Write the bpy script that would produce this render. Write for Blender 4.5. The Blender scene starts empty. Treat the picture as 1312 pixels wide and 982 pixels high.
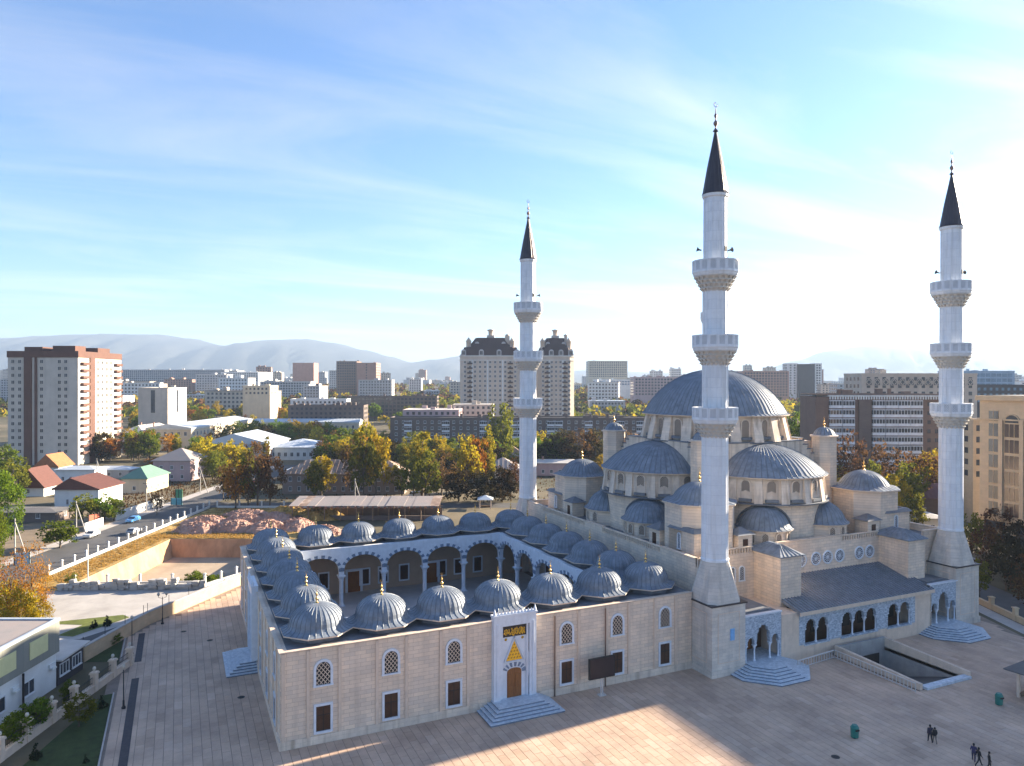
import bpy, bmesh, math, random
from mathutils import Vector, Matrix
from mathutils.geometry import tessellate_polygon
PI = math.pi
rad = math.radians
scene = bpy.context.scene
col = scene.collection

# ------------------------------------------------------------------ camera
CAM = Vector((-9.2156, -75.5393, 37.0))
YAW, PITCH, ROLL = 0.4299, -0.0024, 0.0013
cam_data = bpy.data.cameras.new('camera')
cam_data.sensor_width = 36.0
cam_data.lens = 930.4885 * 36.0 / 1312.0
cam_data.clip_start = 0.5
cam_data.clip_end = 40000.0
cam = bpy.data.objects.new('camera', cam_data)
col.objects.link(cam)
_F = Vector((math.sin(YAW) * math.cos(PITCH), math.cos(YAW) * math.cos(PITCH), math.sin(PITCH)))
_R = Vector((math.cos(YAW), -math.sin(YAW), 0))
_U = _R.cross(_F)
_R2 = math.cos(ROLL) * _R + math.sin(ROLL) * _U
_U2 = -math.sin(ROLL) * _R + math.cos(ROLL) * _U
cam.matrix_world = Matrix(((_R2.x, _U2.x, -_F.x, CAM.x), (_R2.y, _U2.y, -_F.y, CAM.y), (_R2.z, _U2.z, -_F.z, CAM.z), (0, 0, 0, 1)))
scene.camera = cam

# ------------------------------------------------------------------ sky, sun, exposure
SUN_AZ = math.atan2(1.0, 0.070)       # from +Y towards +X
SUN_EL = rad(17.2)
SKY_STRENGTH = 0.056
SUN_STRENGTH = 5.0
EXPOSURE = 2.44
HAZE_DENSITY = 0.00012
world = bpy.data.worlds.new('World')
scene.world = world
world.use_nodes = True
wn, wl = world.node_tree.nodes, world.node_tree.links
bg = wn['Background']
sky = wn.new('ShaderNodeTexSky')
sky.sky_type = 'NISHITA'
sky.sun_disc = False
sky.sun_elevation = SUN_EL
sky.sun_rotation = SUN_AZ
sky.altitude = 800.0
sky.air_density = 1.0
sky.dust_density = 0.9
sky.ozone_density = 4.5
# thin cirrus over the whole dome: noise on the view direction projected to a high flat layer
tc = wn.new('ShaderNodeTexCoord')
sep = wn.new('ShaderNodeSeparateXYZ')
wl.new(tc.outputs['Generated'], sep.inputs[0])
def wmath(op, a, b=None):
    n = wn.new('ShaderNodeMath'); n.operation = op
    for i, s in enumerate((a, b)):
        if s is None: continue
        if hasattr(s, 'links'): wl.new(s, n.inputs[i])
        else: n.inputs[i].default_value = s
    return n.outputs[0]
zc = wmath('ADD', wmath('MAXIMUM', sep.outputs[2], 0.0), 0.10)
px_, py_ = wmath('DIVIDE', sep.outputs[0], zc), wmath('DIVIDE', sep.outputs[1], zc)
comb = wn.new('ShaderNodeCombineXYZ')
wl.new(px_, comb.inputs[0]); wl.new(py_, comb.inputs[1])
mp = wn.new('ShaderNodeMapping')
mp.inputs['Rotation'].default_value = (0, 0, 0.62)
mp.inputs['Scale'].default_value = (0.42, 1.5, 1.0)
mp.inputs['Location'].default_value = (0.35, 0.6, 0.0)
wl.new(comb.outputs[0], mp.inputs[0])
nz = wn.new('ShaderNodeTexNoise')
nz.inputs['Scale'].default_value = 1.05
nz.inputs['Detail'].default_value = 9.0
nz.inputs['Roughness'].default_value = 0.60
nz.inputs['Distortion'].default_value = 0.9
wl.new(mp.outputs[0], nz.inputs['Vector'])
cr = wn.new('ShaderNodeValToRGB')
cr.color_ramp.elements[0].position = 0.44; cr.color_ramp.elements[0].color = (0, 0, 0, 1)
cr.color_ramp.elements[1].position = 0.95; cr.color_ramp.elements[1].color = (1, 1, 1, 1)
wl.new(nz.outputs['Fac'], cr.inputs[0])
cl = wmath('MULTIPLY', cr.outputs[0], 0.62)
mixc = wn.new('ShaderNodeMix'); mixc.data_type = 'RGBA'
wl.new(cl, mixc.inputs['Factor'])
hsv = wn.new('ShaderNodeHueSaturation'); hsv.inputs['Saturation'].default_value = 1.06; hsv.inputs['Hue'].default_value = .502; wl.new(sky.outputs[0], hsv.inputs['Color'])
wl.new(hsv.outputs[0], mixc.inputs['A'])
# cloud colour: the sky's own brightness, whitened (thin ice cloud lit by the same sun)
bw = wn.new('ShaderNodeRGBToBW'); wl.new(sky.outputs[0], bw.inputs[0])
cc = wn.new('ShaderNodeCombineColor')
lum = wmath('ADD', wmath('MULTIPLY', bw.outputs[0], 1.5), 1.0)
for i, k in enumerate((1.0, 1.0, 1.03)):
    wl.new(wmath('MULTIPLY', lum, k), cc.inputs[i])
wl.new(cc.outputs[0], mixc.inputs['B'])
wl.new(mixc.outputs['Result'], bg.inputs['Color'])
bg.inputs['Strength'].default_value = SKY_STRENGTH

sun_data = bpy.data.lights.new('sun', 'SUN')
sun_data.energy = SUN_STRENGTH
sun_data.angle = rad(0.6)
sun_data.color = (1.0, 0.86, 0.66)
sun = bpy.data.objects.new('sun', sun_data)
col.objects.link(sun)
sun_dir = Vector((math.sin(SUN_AZ) * math.cos(SUN_EL), math.cos(SUN_AZ) * math.cos(SUN_EL), math.sin(SUN_EL)))
sun.rotation_euler = sun_dir.to_track_quat('Z', 'Y').to_euler()
sun.location = (150, 60, 120)
vs = scene.view_settings
vs.view_transform = 'Standard'; vs.look = 'None'; vs.exposure = EXPOSURE; vs.gamma = 1.0
vs.use_curve_mapping = False
try:
    scene.cycles.use_denoising = True
    scene.cycles.max_bounces = 6
    scene.cycles.diffuse_bounces = 3
    scene.cycles.glossy_bounces = 2
    scene.cycles.transmission_bounces = 3
    scene.cycles.transparent_max_bounces = 8
    scene.cycles.volume_bounces = 0
    scene.cycles.caustics_reflective = False
    scene.cycles.caustics_refractive = False
except Exception:
    pass

# ------------------------------------------------------------------ helpers
rnd = random.Random(7)
class MB:
    """collects faces; build() links them as one mesh object"""
    def __init__(s): s.v, s.f, s.m, s.sm = [], [], [], []
    def add(s, vs_, fs, mi=0, smooth=False):
        o = len(s.v); s.v.extend([tuple(p) for p in vs_])
        for f in fs:
            s.f.append(tuple(i + o for i in f)); s.m.append(mi); s.sm.append(smooth)
    def box(s, x0, x1, y0, y1, z0, z1, mi=0):
        s.add([(x0,y0,z0),(x1,y0,z0),(x1,y1,z0),(x0,y1,z0),(x0,y0,z1),(x1,y0,z1),(x1,y1,z1),(x0,y1,z1)],
              [(0,3,2,1),(4,5,6,7),(0,1,5,4),(1,2,6,5),(2,3,7,6),(3,0,4,7)], mi)
    def obox(s, c, ex, ey, hx, hy, z0, z1, mi=0):
        """box with its own horizontal axes"""
        P = []
        for z in (z0, z1):
            for a, b in ((-1,-1),(1,-1),(1,1),(-1,1)):
                P.append((c[0]+ex[0]*hx*a+ey[0]*hy*b, c[1]+ex[1]*hx*a+ey[1]*hy*b, z))
        s.add(P, [(0,3,2,1),(4,5,6,7),(0,1,5,4),(1,2,6,5),(2,3,7,6),(3,0,4,7)], mi)
    def frustum(s, p0, z0, p1, z1, mi=0, cap0=True, cap1=True, smooth=False):
        n = len(p0)
        s.add([(a,b,z0) for a,b in p0] + [(a,b,z1) for a,b in p1], [(i,(i+1)%n,n+(i+1)%n,n+i) for i in range(n)], mi, smooth)
        if cap0: s.add([(a,b,z0) for a,b in p0], [tuple(reversed(range(n)))], mi)
        if cap1: s.add([(a,b,z1) for a,b in p1], [tuple(range(n))], mi)
    def prism(s, poly, z0, z1, mi=0, **k): s.frustum(poly, z0, poly, z1, mi, **k)
    def lathe(s, prof, n, c=(0,0), a0=0.0, a1=2*PI, mi=0, smooth=True, fn=None):
        """prof: (r,z) from bottom to top; fn(r,z,angle,k)->r lets the section vary"""
        full = abs(a1-a0-2*PI) < 1e-6
        m = n if full else n+1
        P = []
        for k,(r,z) in enumerate(prof):
            for i in range(m):
                a = a0+(a1-a0)*i/n
                rr = fn(r,z,a,k) if fn else r
                P.append((c[0]+rr*math.cos(a), c[1]+rr*math.sin(a), z))
        Fs = []
        for k in range(len(prof)-1):
            for i in range(n):
                j = (i+1)%m
                Fs.append((k*m+i, k*m+j, (k+1)*m+j, (k+1)*m+i))
        s.add(P, Fs, mi, smooth)
    def tube(s, p, q, r0, r1=None, n=6, mi=0, smooth=True):
        r1 = r0 if r1 is None else r1
        p, q = Vector(p), Vector(q); d = (q-p)
        if d.length < 1e-6: return
        d.normalize()
        a = d.cross(Vector((0,0,1)) if abs(d.z) < .9 else Vector((1,0,0))).normalized(); b = d.cross(a)
        P = [p+(a*math.cos(2*PI*i/n)+b*math.sin(2*PI*i/n))*r0 for i in range(n)] + [q+(a*math.cos(2*PI*i/n)+b*math.sin(2*PI*i/n))*r1 for i in range(n)]
        s.add(P, [(i,n+i,n+(i+1)%n,(i+1)%n) for i in range(n)], mi, smooth)
        s.add(P, [tuple(range(n)), tuple(reversed(range(n,2*n)))], mi)
    def mesh(s, name, mats):
        me = bpy.data.meshes.new(name)
        me.from_pydata(s.v, [], s.f)
        for m in (mats if isinstance(mats,(list,tuple)) else [mats]): me.materials.append(m)
        me.polygons.foreach_set('material_index', s.m)
        me.polygons.foreach_set('use_smooth', s.sm)
        me.update()
        return me
    def build(s, name, mats, parent=None, loc=None, rz=0.0):
        o = bpy.data.objects.new(name, s.mesh(name, mats)); col.objects.link(o)
        if loc is not None: o.location = loc
        o.rotation_euler[2] = rz
        if parent is not None: o.parent = parent
        return o

def tag(o, label=None, cat=None, group=None, kind=None):
    if label: o['label'] = label
    if cat: o['category'] = cat
    if group: o['group'] = group
    if kind: o['kind'] = kind
    return o
def empty(name, loc=(0,0,0), rz=0.0):
    o = bpy.data.objects.new(name, None); col.objects.link(o)
    o.location = loc; o.rotation_euler[2] = rz; o.empty_display_size = .5
    return o
def inst(name, me, parent=None, loc=(0,0,0), rz=0.0, scale=None):
    o = bpy.data.objects.new(name, me); col.objects.link(o)
    o.location = loc; o.rotation_euler[2] = rz
    if scale is not None: o.scale = scale if hasattr(scale,'__len__') else (scale,)*3
    if parent is not None: o.parent = parent
    return o
def copy_tree(o, parent=None):
    c = o.copy(); col.objects.link(c); c.parent = parent
    for ch in list(o.children): copy_tree(ch, c)
    return c
def flat(mb, outer, holes, z, mi=0):
    loops = [[Vector((a,b,0)) for a,b in outer]] + [[Vector((a,b,0)) for a,b in h] for h in holes]
    pts = [p for l in loops for p in l]
    tris = tessellate_polygon(loops)
    fs = []
    for t in tris:
        a,b,c = (pts[i] for i in t)
        fs.append(tuple(t) if (b-a).cross(c-a).z > 0 else tuple(reversed(t)))
    mb.add([(p.x,p.y,z) for p in pts], fs, mi)

# city frame: the streets around run at 24.6 degrees to the mosque; X across, D along, from a point below the drone
E2 = Vector((math.cos(YAW), -math.sin(YAW))); E1 = Vector((math.sin(YAW), math.cos(YAW)))
def city(X, D, z=0.0): return (CAM.x+E2.x*X+E1.x*D, CAM.y+E2.y*X+E1.y*D, z)
def city2(X, D): return city(X, D)[:2]
def gz(D):
    t = min(1.0, max(0.0, (D-430.0)/870.0)); return 24.0*t*(1.4-.4*t)   # the town rises gently away from the square

# ------------------------------------------------------------------ materials
MATS = {}
def mat(name, base, rough=.7, metal=0.0, var=0.12, scale=1.5, detail=6.0, bump=0.0, bscale=12.0, col2=None, ramp=None, stretch=None, spec=0.4, island=None, streak=None, brick=None, coat=0.0):
    """procedural principled material in world coordinates; var: lightness mottling; col2: second colour by noise;
    island: colours picked per loose piece; streak: vertical weather streaks; brick: (w,h,mortar_colour,strength)"""
    m = bpy.data.materials.new(name); m.use_nodes = True
    n, l = m.node_tree.nodes, m.node_tree.links
    b = n['Principled BSDF']
    b.inputs['Roughness'].default_value = rough
    b.inputs['Metallic'].default_value = metal
    b.inputs['Specular IOR Level'].default_value = spec
    geo = n.new('ShaderNodeNewGeometry')
    pos = geo.outputs['Position']
    def mapping(sc):
        q = n.new('ShaderNodeMapping'); l.new(pos, q.inputs[0]); q.inputs['Scale'].default_value = sc; return q.outputs[0]
    nt = n.new('ShaderNodeTexNoise'); nt.inputs['Scale'].default_value = scale; nt.inputs['Detail'].default_value = detail; nt.inputs['Roughness'].default_value = .62
    l.new(mapping(stretch) if stretch else pos, nt.inputs['Vector'])
    def mix(a, bb, fac, mode='MIX'):
        x = n.new('ShaderNodeMix'); x.data_type = 'RGBA'; x.blend_type = mode
        for k, s in (('A', a), ('B', bb)):
            if hasattr(s, 'links'): l.new(s, x.inputs[k])
            else: x.inputs[k].default_value = (*s[:3], 1)
        if hasattr(fac, 'links'): l.new(fac, x.inputs['Factor'])
        else: x.inputs['Factor'].default_value = fac
        return x.outputs['Result']
    def rmp(src, stops):
        r = n.new('ShaderNodeValToRGB'); e = r.color_ramp.elements
        while len(e) < len(stops): e.new(0.5)
        for k, (p, c) in enumerate(stops): e[k].position = p; e[k].color = (*c[:3], 1)
        l.new(src, r.inputs[0]); return r.outputs[0]
    if island:
        c = rmp(geo.outputs['Random Per Island'], [(i/max(1,len(island)-1), k) for i,k in enumerate(island)])
    elif ramp:
        c = rmp(nt.outputs['Fac'], ramp)
    elif col2:
        c = rmp(nt.outputs['Fac'], [(.36, base), (.64, col2)])
    else:
        rgb = n.new('ShaderNodeRGB'); rgb.outputs[0].default_value = (*base, 1); c = rgb.outputs[0]
    if var:
        lo, hi = 1-var, 1+var
        g = rmp(nt.outputs['Fac'], [(.28, (lo,)*3), (.72, (min(hi,1.6),)*3)])
        c = mix(c, g, 1.0, 'MULTIPLY')
    height = nt.outputs['Fac']
    if brick:
        bw_, bh_, mc, stg = brick
        sp = n.new('ShaderNodeSeparateXYZ'); l.new(pos, sp.inputs[0])
        ad = n.new('ShaderNodeMath'); ad.operation = 'ADD'; l.new(sp.outputs[0], ad.inputs[0]); l.new(sp.outputs[1], ad.inputs[1])
        cb = n.new('ShaderNodeCombineXYZ'); l.new(ad.outputs[0], cb.inputs[0]); l.new(sp.outputs[2], cb.inputs[1])
        bt = n.new('ShaderNodeTexBrick'); l.new(cb.outputs[0], bt.inputs['Vector'])
        bt.inputs['Scale'].default_value = 1.0; bt.inputs['Brick Width'].default_value = bw_; bt.inputs['Row Height'].default_value = bh_
        bt.inputs['Mortar Size'].default_value = min(bw_,bh_)*.035; bt.inputs['Mortar Smooth'].default_value = .3; bt.inputs['Bias'].default_value = 0.0
        bt.inputs['Color1'].default_value = (1.07,1.05,1.02,1); bt.inputs['Color2'].default_value = (.88,.89,.92,1); bt.inputs['Mortar'].default_value = (*mc,1)
        c = mix(c, bt.outputs['Color'], stg, 'MULTIPLY')
    if streak:
        sc_, amt, colr = streak
        st = n.new('ShaderNodeTexNoise'); st.inputs['Scale'].default_value = 1.0; st.inputs['Detail'].default_value = 5.0
        l.new(mapping((sc_, sc_, sc_*.09)), st.inputs['Vector'])
        fr = rmp(st.outputs['Fac'], [(.50, (0,0,0)), (.74, (amt,)*3)])
        c = mix(c, colr, fr)
    l.new(c, b.inputs['Base Color'])
    if bump:
        nb = n.new('ShaderNodeTexNoise'); nb.inputs['Scale'].default_value = bscale; nb.inputs['Detail'].default_value = 4.0
        l.new(pos, nb.inputs['Vector'])
        bp = n.new('ShaderNodeBump'); bp.inputs['Strength'].default_value = bump; bp.inputs['Distance'].default_value = .05
        l.new(nb.outputs['Fac'], bp.inputs['Height']); l.new(bp.outputs[0], b.inputs['Normal'])
    MATS[name] = m
    return m

M_stone  = mat('cream_stone', (.75,.60,.465), .75, var=.14, scale=.35, brick=(1.15,.42,(.55,.49,.45),.95), streak=(1.1,.42,(.46,.36,.28)), bump=.15)
M_stone2 = mat('weathered_stone', (.71,.59,.475), .8, var=.16, scale=.5, brick=(1.2,.45,(.70,.66,.62),.6), streak=(1.3,.75,(.33,.24,.17)), bump=.2)
M_base   = mat('minaret_base_stone', (.62,.55,.475), .8, var=.15, scale=.6, brick=(1.1,.42,(.66,.62,.6),.7), streak=(.9,.55,(.30,.26,.23)), bump=.2)
M_strip  = mat('pilaster_stone', (.67,.525,.405), .75, var=.10, scale=1.2, streak=(1.6,.35,(.36,.28,.22)))
M_white  = mat('white_marble', (.66,.69,.74), .45, var=.10, scale=1.3, streak=(2.2,.28,(.50,.50,.52)))
M_shaft  = mat('minaret_marble', (.76,.77,.79), .5, var=.07, scale=.8, brick=(1.3,1.25,(.72,.73,.75),.4), streak=(1.6,.55,(.50,.49,.48)))
M_corbel = mat('stained_marble', (.74,.73,.71), .7, var=.2, scale=2.6, col2=(.62,.555,.47))
M_blue   = mat('blue_marble', (.27,.33,.41), .45, var=.22, scale=2.4, detail=9, col2=(.50,.55,.60), stretch=(1,1,2.2))
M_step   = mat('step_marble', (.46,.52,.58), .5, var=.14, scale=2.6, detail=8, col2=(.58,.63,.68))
M_riser  = mat('riser_shade_tone', (.17,.21,.27), .6, var=.2, scale=2.0, detail=7)  # darker than the treads: shade on the step fronts painted into the colour
M_lead   = mat('lead_roof', (.185,.21,.245), .6, .08, var=.34, scale=.9, detail=7, streak=(1.8,.35,(.30,.33,.38)), bump=.08)
M_leadhi = mat('lead_seam', (.135,.155,.185), .5, .15, var=.2, scale=1.5)
M_leaddk = mat('lead_flat_roof', (.165,.175,.195), .65, .1, var=.3, scale=.6, detail=8)
M_cone   = mat('dark_lead_cone', (.055,.045,.050), .38, .5, var=.2, scale=1.0, stretch=(3,3,.3))
M_gold   = mat('gilded_brass', (.85,.50,.16), .25, 1.0, var=.1, scale=3)
M_copper = mat('finial_copper', (.22,.15,.12), .35, .9, var=.15, scale=3)
M_glass  = mat('dark_glass', (.06,.06,.065), .15, var=.4, scale=.7, spec=.6)
M_wood   = mat('door_wood', (.23,.085,.022), .45, var=.35, scale=2.2, stretch=(6,6,.6))
M_panelbk= mat('inscription_black', (.012,.014,.016), .3, var=.1)
M_goldpt = mat('gold_leaf', (.80,.47,.03), .4, .35, var=.2, scale=6)
M_voids  = mat('dark_voussoir', (.17,.22,.30), .5, var=.25, scale=3)
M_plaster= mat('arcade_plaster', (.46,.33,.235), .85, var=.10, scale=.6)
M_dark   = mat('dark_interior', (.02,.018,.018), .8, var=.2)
M_iron   = mat('dark_iron', (.03,.03,.032), .5, .5, var=.2)
M_rail   = mat('grey_railing', (.62,.58,.55), .5, .2, var=.1)
M_concr  = mat('concrete', (.36,.34,.32), .85, var=.2, scale=.7, streak=(.9,.3,(.2,.18,.16)))
M_asph   = mat('asphalt', (.085,.082,.082), .85, var=.22, scale=.25, detail=9, bump=.1)
M_lot    = mat('pale_concrete_lot', (.40,.37,.34), .9, var=.25, scale=.16, detail=9)
M_kerb   = mat('kerb_stone', (.42,.38,.35), .85, var=.15, scale=1.0)
M_wallw  = mat('white_painted', (.66,.66,.66), .8, var=.08, scale=.8, streak=(.7,.35,(.45,.43,.41)))
M_beige  = mat('beige_wall', (.56,.40,.25), .85, var=.14, scale=.6, brick=(.9,.45,(.75,.72,.7),.5))
M_person = {}
# ================================================================== GROUND
def wb(mb, name, mats, parent, kind=None):
    """build a mesh given in world coordinates under a thing's Empty (or under one of its parts)"""
    o = mb.build(name, mats, parent)
    if parent is not None and parent.type == 'EMPTY': o.location = -parent.location
    if kind: o['kind'] = kind
    return o
def inside(p, poly):
    x, y = p; r = False; j = len(poly)-1
    for i in range(len(poly)):
        if (poly[i][1] > y) != (poly[j][1] > y) and x < (poly[j][0]-poly[i][0])*(y-poly[i][1])/(poly[j][1]-poly[i][1])+poly[i][0]: r = not r
        j = i
    return r

M_terr = mat('terrain_soil', (.15,.115,.07), .95, var=.3, scale=.02, detail=12, ramp=[(.30,(.05,.05,.025)),(.45,(.09,.078,.042)),(.55,(.135,.105,.06)),(.70,(.185,.15,.10))], bump=.3, bscale=2.0)  # soil mottling, darkened further so the colour carries shade under the trees
M_dry  = mat('dry_grass', (.36,.22,.06), .95, var=.35, scale=.5, detail=10, ramp=[(.30,(.16,.12,.035)),(.5,(.36,.22,.06)),(.70,(.46,.31,.11))], bump=.6, bscale=3.0)
M_lawn = mat('lawn_turf', (.035,.055,.014), .95, var=.35, scale=.9, detail=10, bump=.6, bscale=6.0)
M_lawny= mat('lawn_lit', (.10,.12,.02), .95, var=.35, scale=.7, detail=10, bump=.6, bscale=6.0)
M_clay = mat('pit_clay', (.46,.26,.14), .95, var=.4, scale=.35, detail=10, stretch=(1,1,.35), bump=.7, bscale=1.6)
M_pitfl= mat('pit_floor_soil', (.36,.28,.20), .95, var=.25, scale=.2, detail=10)
M_pink = mat('pink_rubble', (.46,.27,.21), .95, var=.3, scale=.8, detail=10, col2=(.34,.22,.17), bump=.8, bscale=2.5)

PIT = [city2(-80,133),city2(-80,170),city2(-52.5,170),city2(-52.5,133)]
WELL = [(72.0,-16.3),(80.5,-16.3),(80.5,-5.0),(72.0,-5.0)]
B = 18000.0
g = MB(); flat(g, [city2(-B*.7,-B*.6),city2(B*.7,-B*.6),city2(B*.7,430),city2(-B*.7,430)], [PIT, WELL], -0.06)
_ds = [430+50*k for k in range(18)]+[1300,2000,4000,B*.7]
for a_,b_ in zip(_ds[:-1],_ds[1:]):
    if b_ > a_: g.add([city(-B*.7,a_,gz(a_)-.06),city(B*.7,a_,gz(a_)-.06),city(B*.7,b_,gz(b_)-.06),city(-B*.7,b_,gz(b_)-.06)], [(0,1,2,3)])
tag(g.build('terrain', M_terr), kind='structure')

# plaza: bedding sheet and paving slabs
PLAZA = [(-16.3,-70),(76,-70),(106,-2.4),(116,20),(116,66),(2.3,66),(-13.5,47.6),(-16.4,42.5),(-16.4,32.9),(-15.1,31.2),(-17.2,26.5),(-17.2,22.1),(-16.3,22.2)]
M_pave = bpy.data.materials.new('travertine_paving'); M_pave.use_nodes = True
def _pave():
    n, l = M_pave.node_tree.nodes, M_pave.node_tree.links
    b = n['Principled BSDF']; b.inputs['Roughness'].default_value = .7; b.inputs['Specular IOR Level'].default_value = .35
    geo = n.new('ShaderNodeNewGeometry'); oi = n.new('ShaderNodeObjectInfo')
    ad = n.new('ShaderNodeMath'); ad.operation = 'ADD'; l.new(geo.outputs['Random Per Island'], ad.inputs[0]); l.new(oi.outputs['Random'], ad.inputs[1])
    fr = n.new('ShaderNodeMath'); fr.operation = 'FRACT'; l.new(ad.outputs[0], fr.inputs[0])
    r = n.new('ShaderNodeValToRGB'); e = r.color_ramp.elements
    cols = [(0,(.53,.375,.27)),(.3,(.60,.43,.315)),(.62,(.63,.45,.33)),(.85,(.565,.405,.30)),(1,(.67,.495,.375))]
    while len(e) < len(cols): e.new(.5)
    for k,(p,c) in enumerate(cols): e[k].position = p; e[k].color = (*c,1)
    l.new(fr.outputs[0], r.inputs[0])
    nt = n.new('ShaderNodeTexNoise'); nt.inputs['Scale'].default_value = .16; nt.inputs['Detail'].default_value = 14; nt.inputs['Roughness'].default_value = .7; l.new(geo.outputs['Position'], nt.inputs['Vector'])
    r2 = n.new('ShaderNodeValToRGB'); r2.color_ramp.elements[0].position = .3; r2.color_ramp.elements[0].color = (.60,.59,.60,1); r2.color_ramp.elements[1].position = .7; r2.color_ramp.elements[1].color = (1.1,1.08,1.06,1)
    l.new(nt.outputs['Fac'], r2.inputs[0])
    mx = n.new('ShaderNodeMix'); mx.data_type = 'RGBA'; mx.blend_type = 'MULTIPLY'; mx.inputs['Factor'].default_value = 1
    l.new(r.outputs[0], mx.inputs['A']); l.new(r2.outputs[0], mx.inputs['B']); l.new(mx.outputs['Result'], b.inputs['Base Color'])
_pave()
M_bed = mat('paving_joint', (.25,.19,.15), .95, var=.2, scale=.8)
g = MB(); flat(g, PLAZA, [WELL], -0.025)
plaza = tag(g.build('plaza', M_bed), kind='structure')
SW, SL = 0.88, 2.1
slab = MB(); slab.box(-SW/2+.022, SW/2-.022, -SL/2+.014, SL/2-.014, -.022, 0); slab.f.pop(0); slab.m.pop(0); slab.sm.pop(0)
slab_me = slab.mesh('paving_slab', M_pave)
cells = []
for i in range(int((104+16)/SW)):
    u = -15.9+SW*(i+.5); off = ((i*0.618) % 1.0)*SL
    v = -44.0+off
    while v < 62:
        p = (u, v); v += SL
        if not all(inside((p[0]+a*SW/2, p[1]+b*SL/2), PLAZA) for a in (-1,1) for b in (-1,1)): continue
        if .7 < p[0] < 103.5 and p[1] > 1.0 and p[1] < 50: continue
        if 51 < p[0] < 103.5 and -2.5 < p[1] < 55: continue
        cut = None
        if 71.2 < p[0] < 81.3 and p[1]+SL/2 > -17.0 and p[1] < -3.5:
            if p[1]-SL/2 > -17.1: continue
            cut = -17.0-p[1]
        d = (p[0]-CAM.x)*E1.x+(p[1]-CAM.y)*E1.y; x = (p[0]-CAM.x)*E2.x+(p[1]-CAM.y)*E2.y
        if d < 60: continue
        cells.append((d, p, abs(x)/d < .70 and d > 69.5 and cut is None, cut))
cells.sort(key=lambda c: c[0])
one = 0; rest = MB()
for d, p, seen, cut in cells:
    dz = rnd.uniform(-.004,.003)
    if seen and one < 300:
        inst('paving_slab', slab_me, plaza, (p[0], p[1], dz)); one += 1
    else:
        rest.add([(a+p[0], (b if cut is None else min(b,cut))+p[1], c+dz) for a,b,c in slab.v], slab.f)
o = rest.build('paving_slab_field', M_pave, plaza); o['kind'] = 'stuff'

# stair well going down beside the hall
well = empty('underpass_ramp', (76,-10,0)); tag(well, 'sunken ramp with low stone parapets leading under the prayer hall', 'ramp')
for x in (72.0, 80.5):
    w = MB()
    s = 1 if x > 76 else -1
    x0, x1 = (x, x+.45) if s > 0 else (x-.45, x)
    w.add([(x0,-16.9,-.5),(x1,-16.9,-.5),(x1,-4.4,-.5),(x0,-4.4,-.5),(x0,-16.9,.75),(x1,-16.9,.75),(x1,-4.4,1.25),(x0,-4.4,1.25)],
          [(4,5,6,7),(0,1,5,4),(1,2,6,5),(2,3,7,6),(3,0,4,7)])
    wb(w, 'parapet', M_strip, well)
w = MB(); w.add([(72,-16.3,-.1),(80.5,-16.3,-.1),(80.5,-5,-4.2),(72,-5,-4.2)], [(0,1,2,3)]); wb(w, 'ramp_floor', M_asph, well)
w = MB()
w.add([(72,-16.3,-.1),(72,-5,-.06),(72,-5,-4.2)], [(0,1,2)]); w.add([(80.5,-16.3,-.1),(80.5,-5,-4.2),(80.5,-5,-.06)], [(0,1,2)])
w.box(71.8,80.7,-5.0,-4.6,-4.2,1.25); wb(w, 'retaining_wall', M_concr, well)
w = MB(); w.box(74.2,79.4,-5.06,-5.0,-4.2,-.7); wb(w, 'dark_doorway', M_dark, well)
w = MB(); w.box(72.4,80.6,-17.25,-16.32,-.05,.28); wb(w, 'threshold', M_step, well)
def railing(name, pts, h, step, parent, material, r=.03, lower=.12):
    m = MB()
    for a, b in zip(pts[:-1], pts[1:]):
        a, b = Vector(a), Vector(b); L = (b-a).length; n = max(1, int(L/step))
        m.tube(a+Vector((0,0,h)), b+Vector((0,0,h)), r*1.3, n=5); m.tube(a+Vector((0,0,lower)), b+Vector((0,0,lower)), r, n=4)
        for k in range(n+1):
            p = a.lerp(b, k/n); m.tube(p, p+Vector((0,0,h)), r, n=4)
    return wb(m, name, material, parent)
railing('railing', [(63.2,-6.0,0),(70.6,-5.2,0),(70.6,-17.0,0)], 1.05, .5, well, M_rail, .06)

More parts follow.
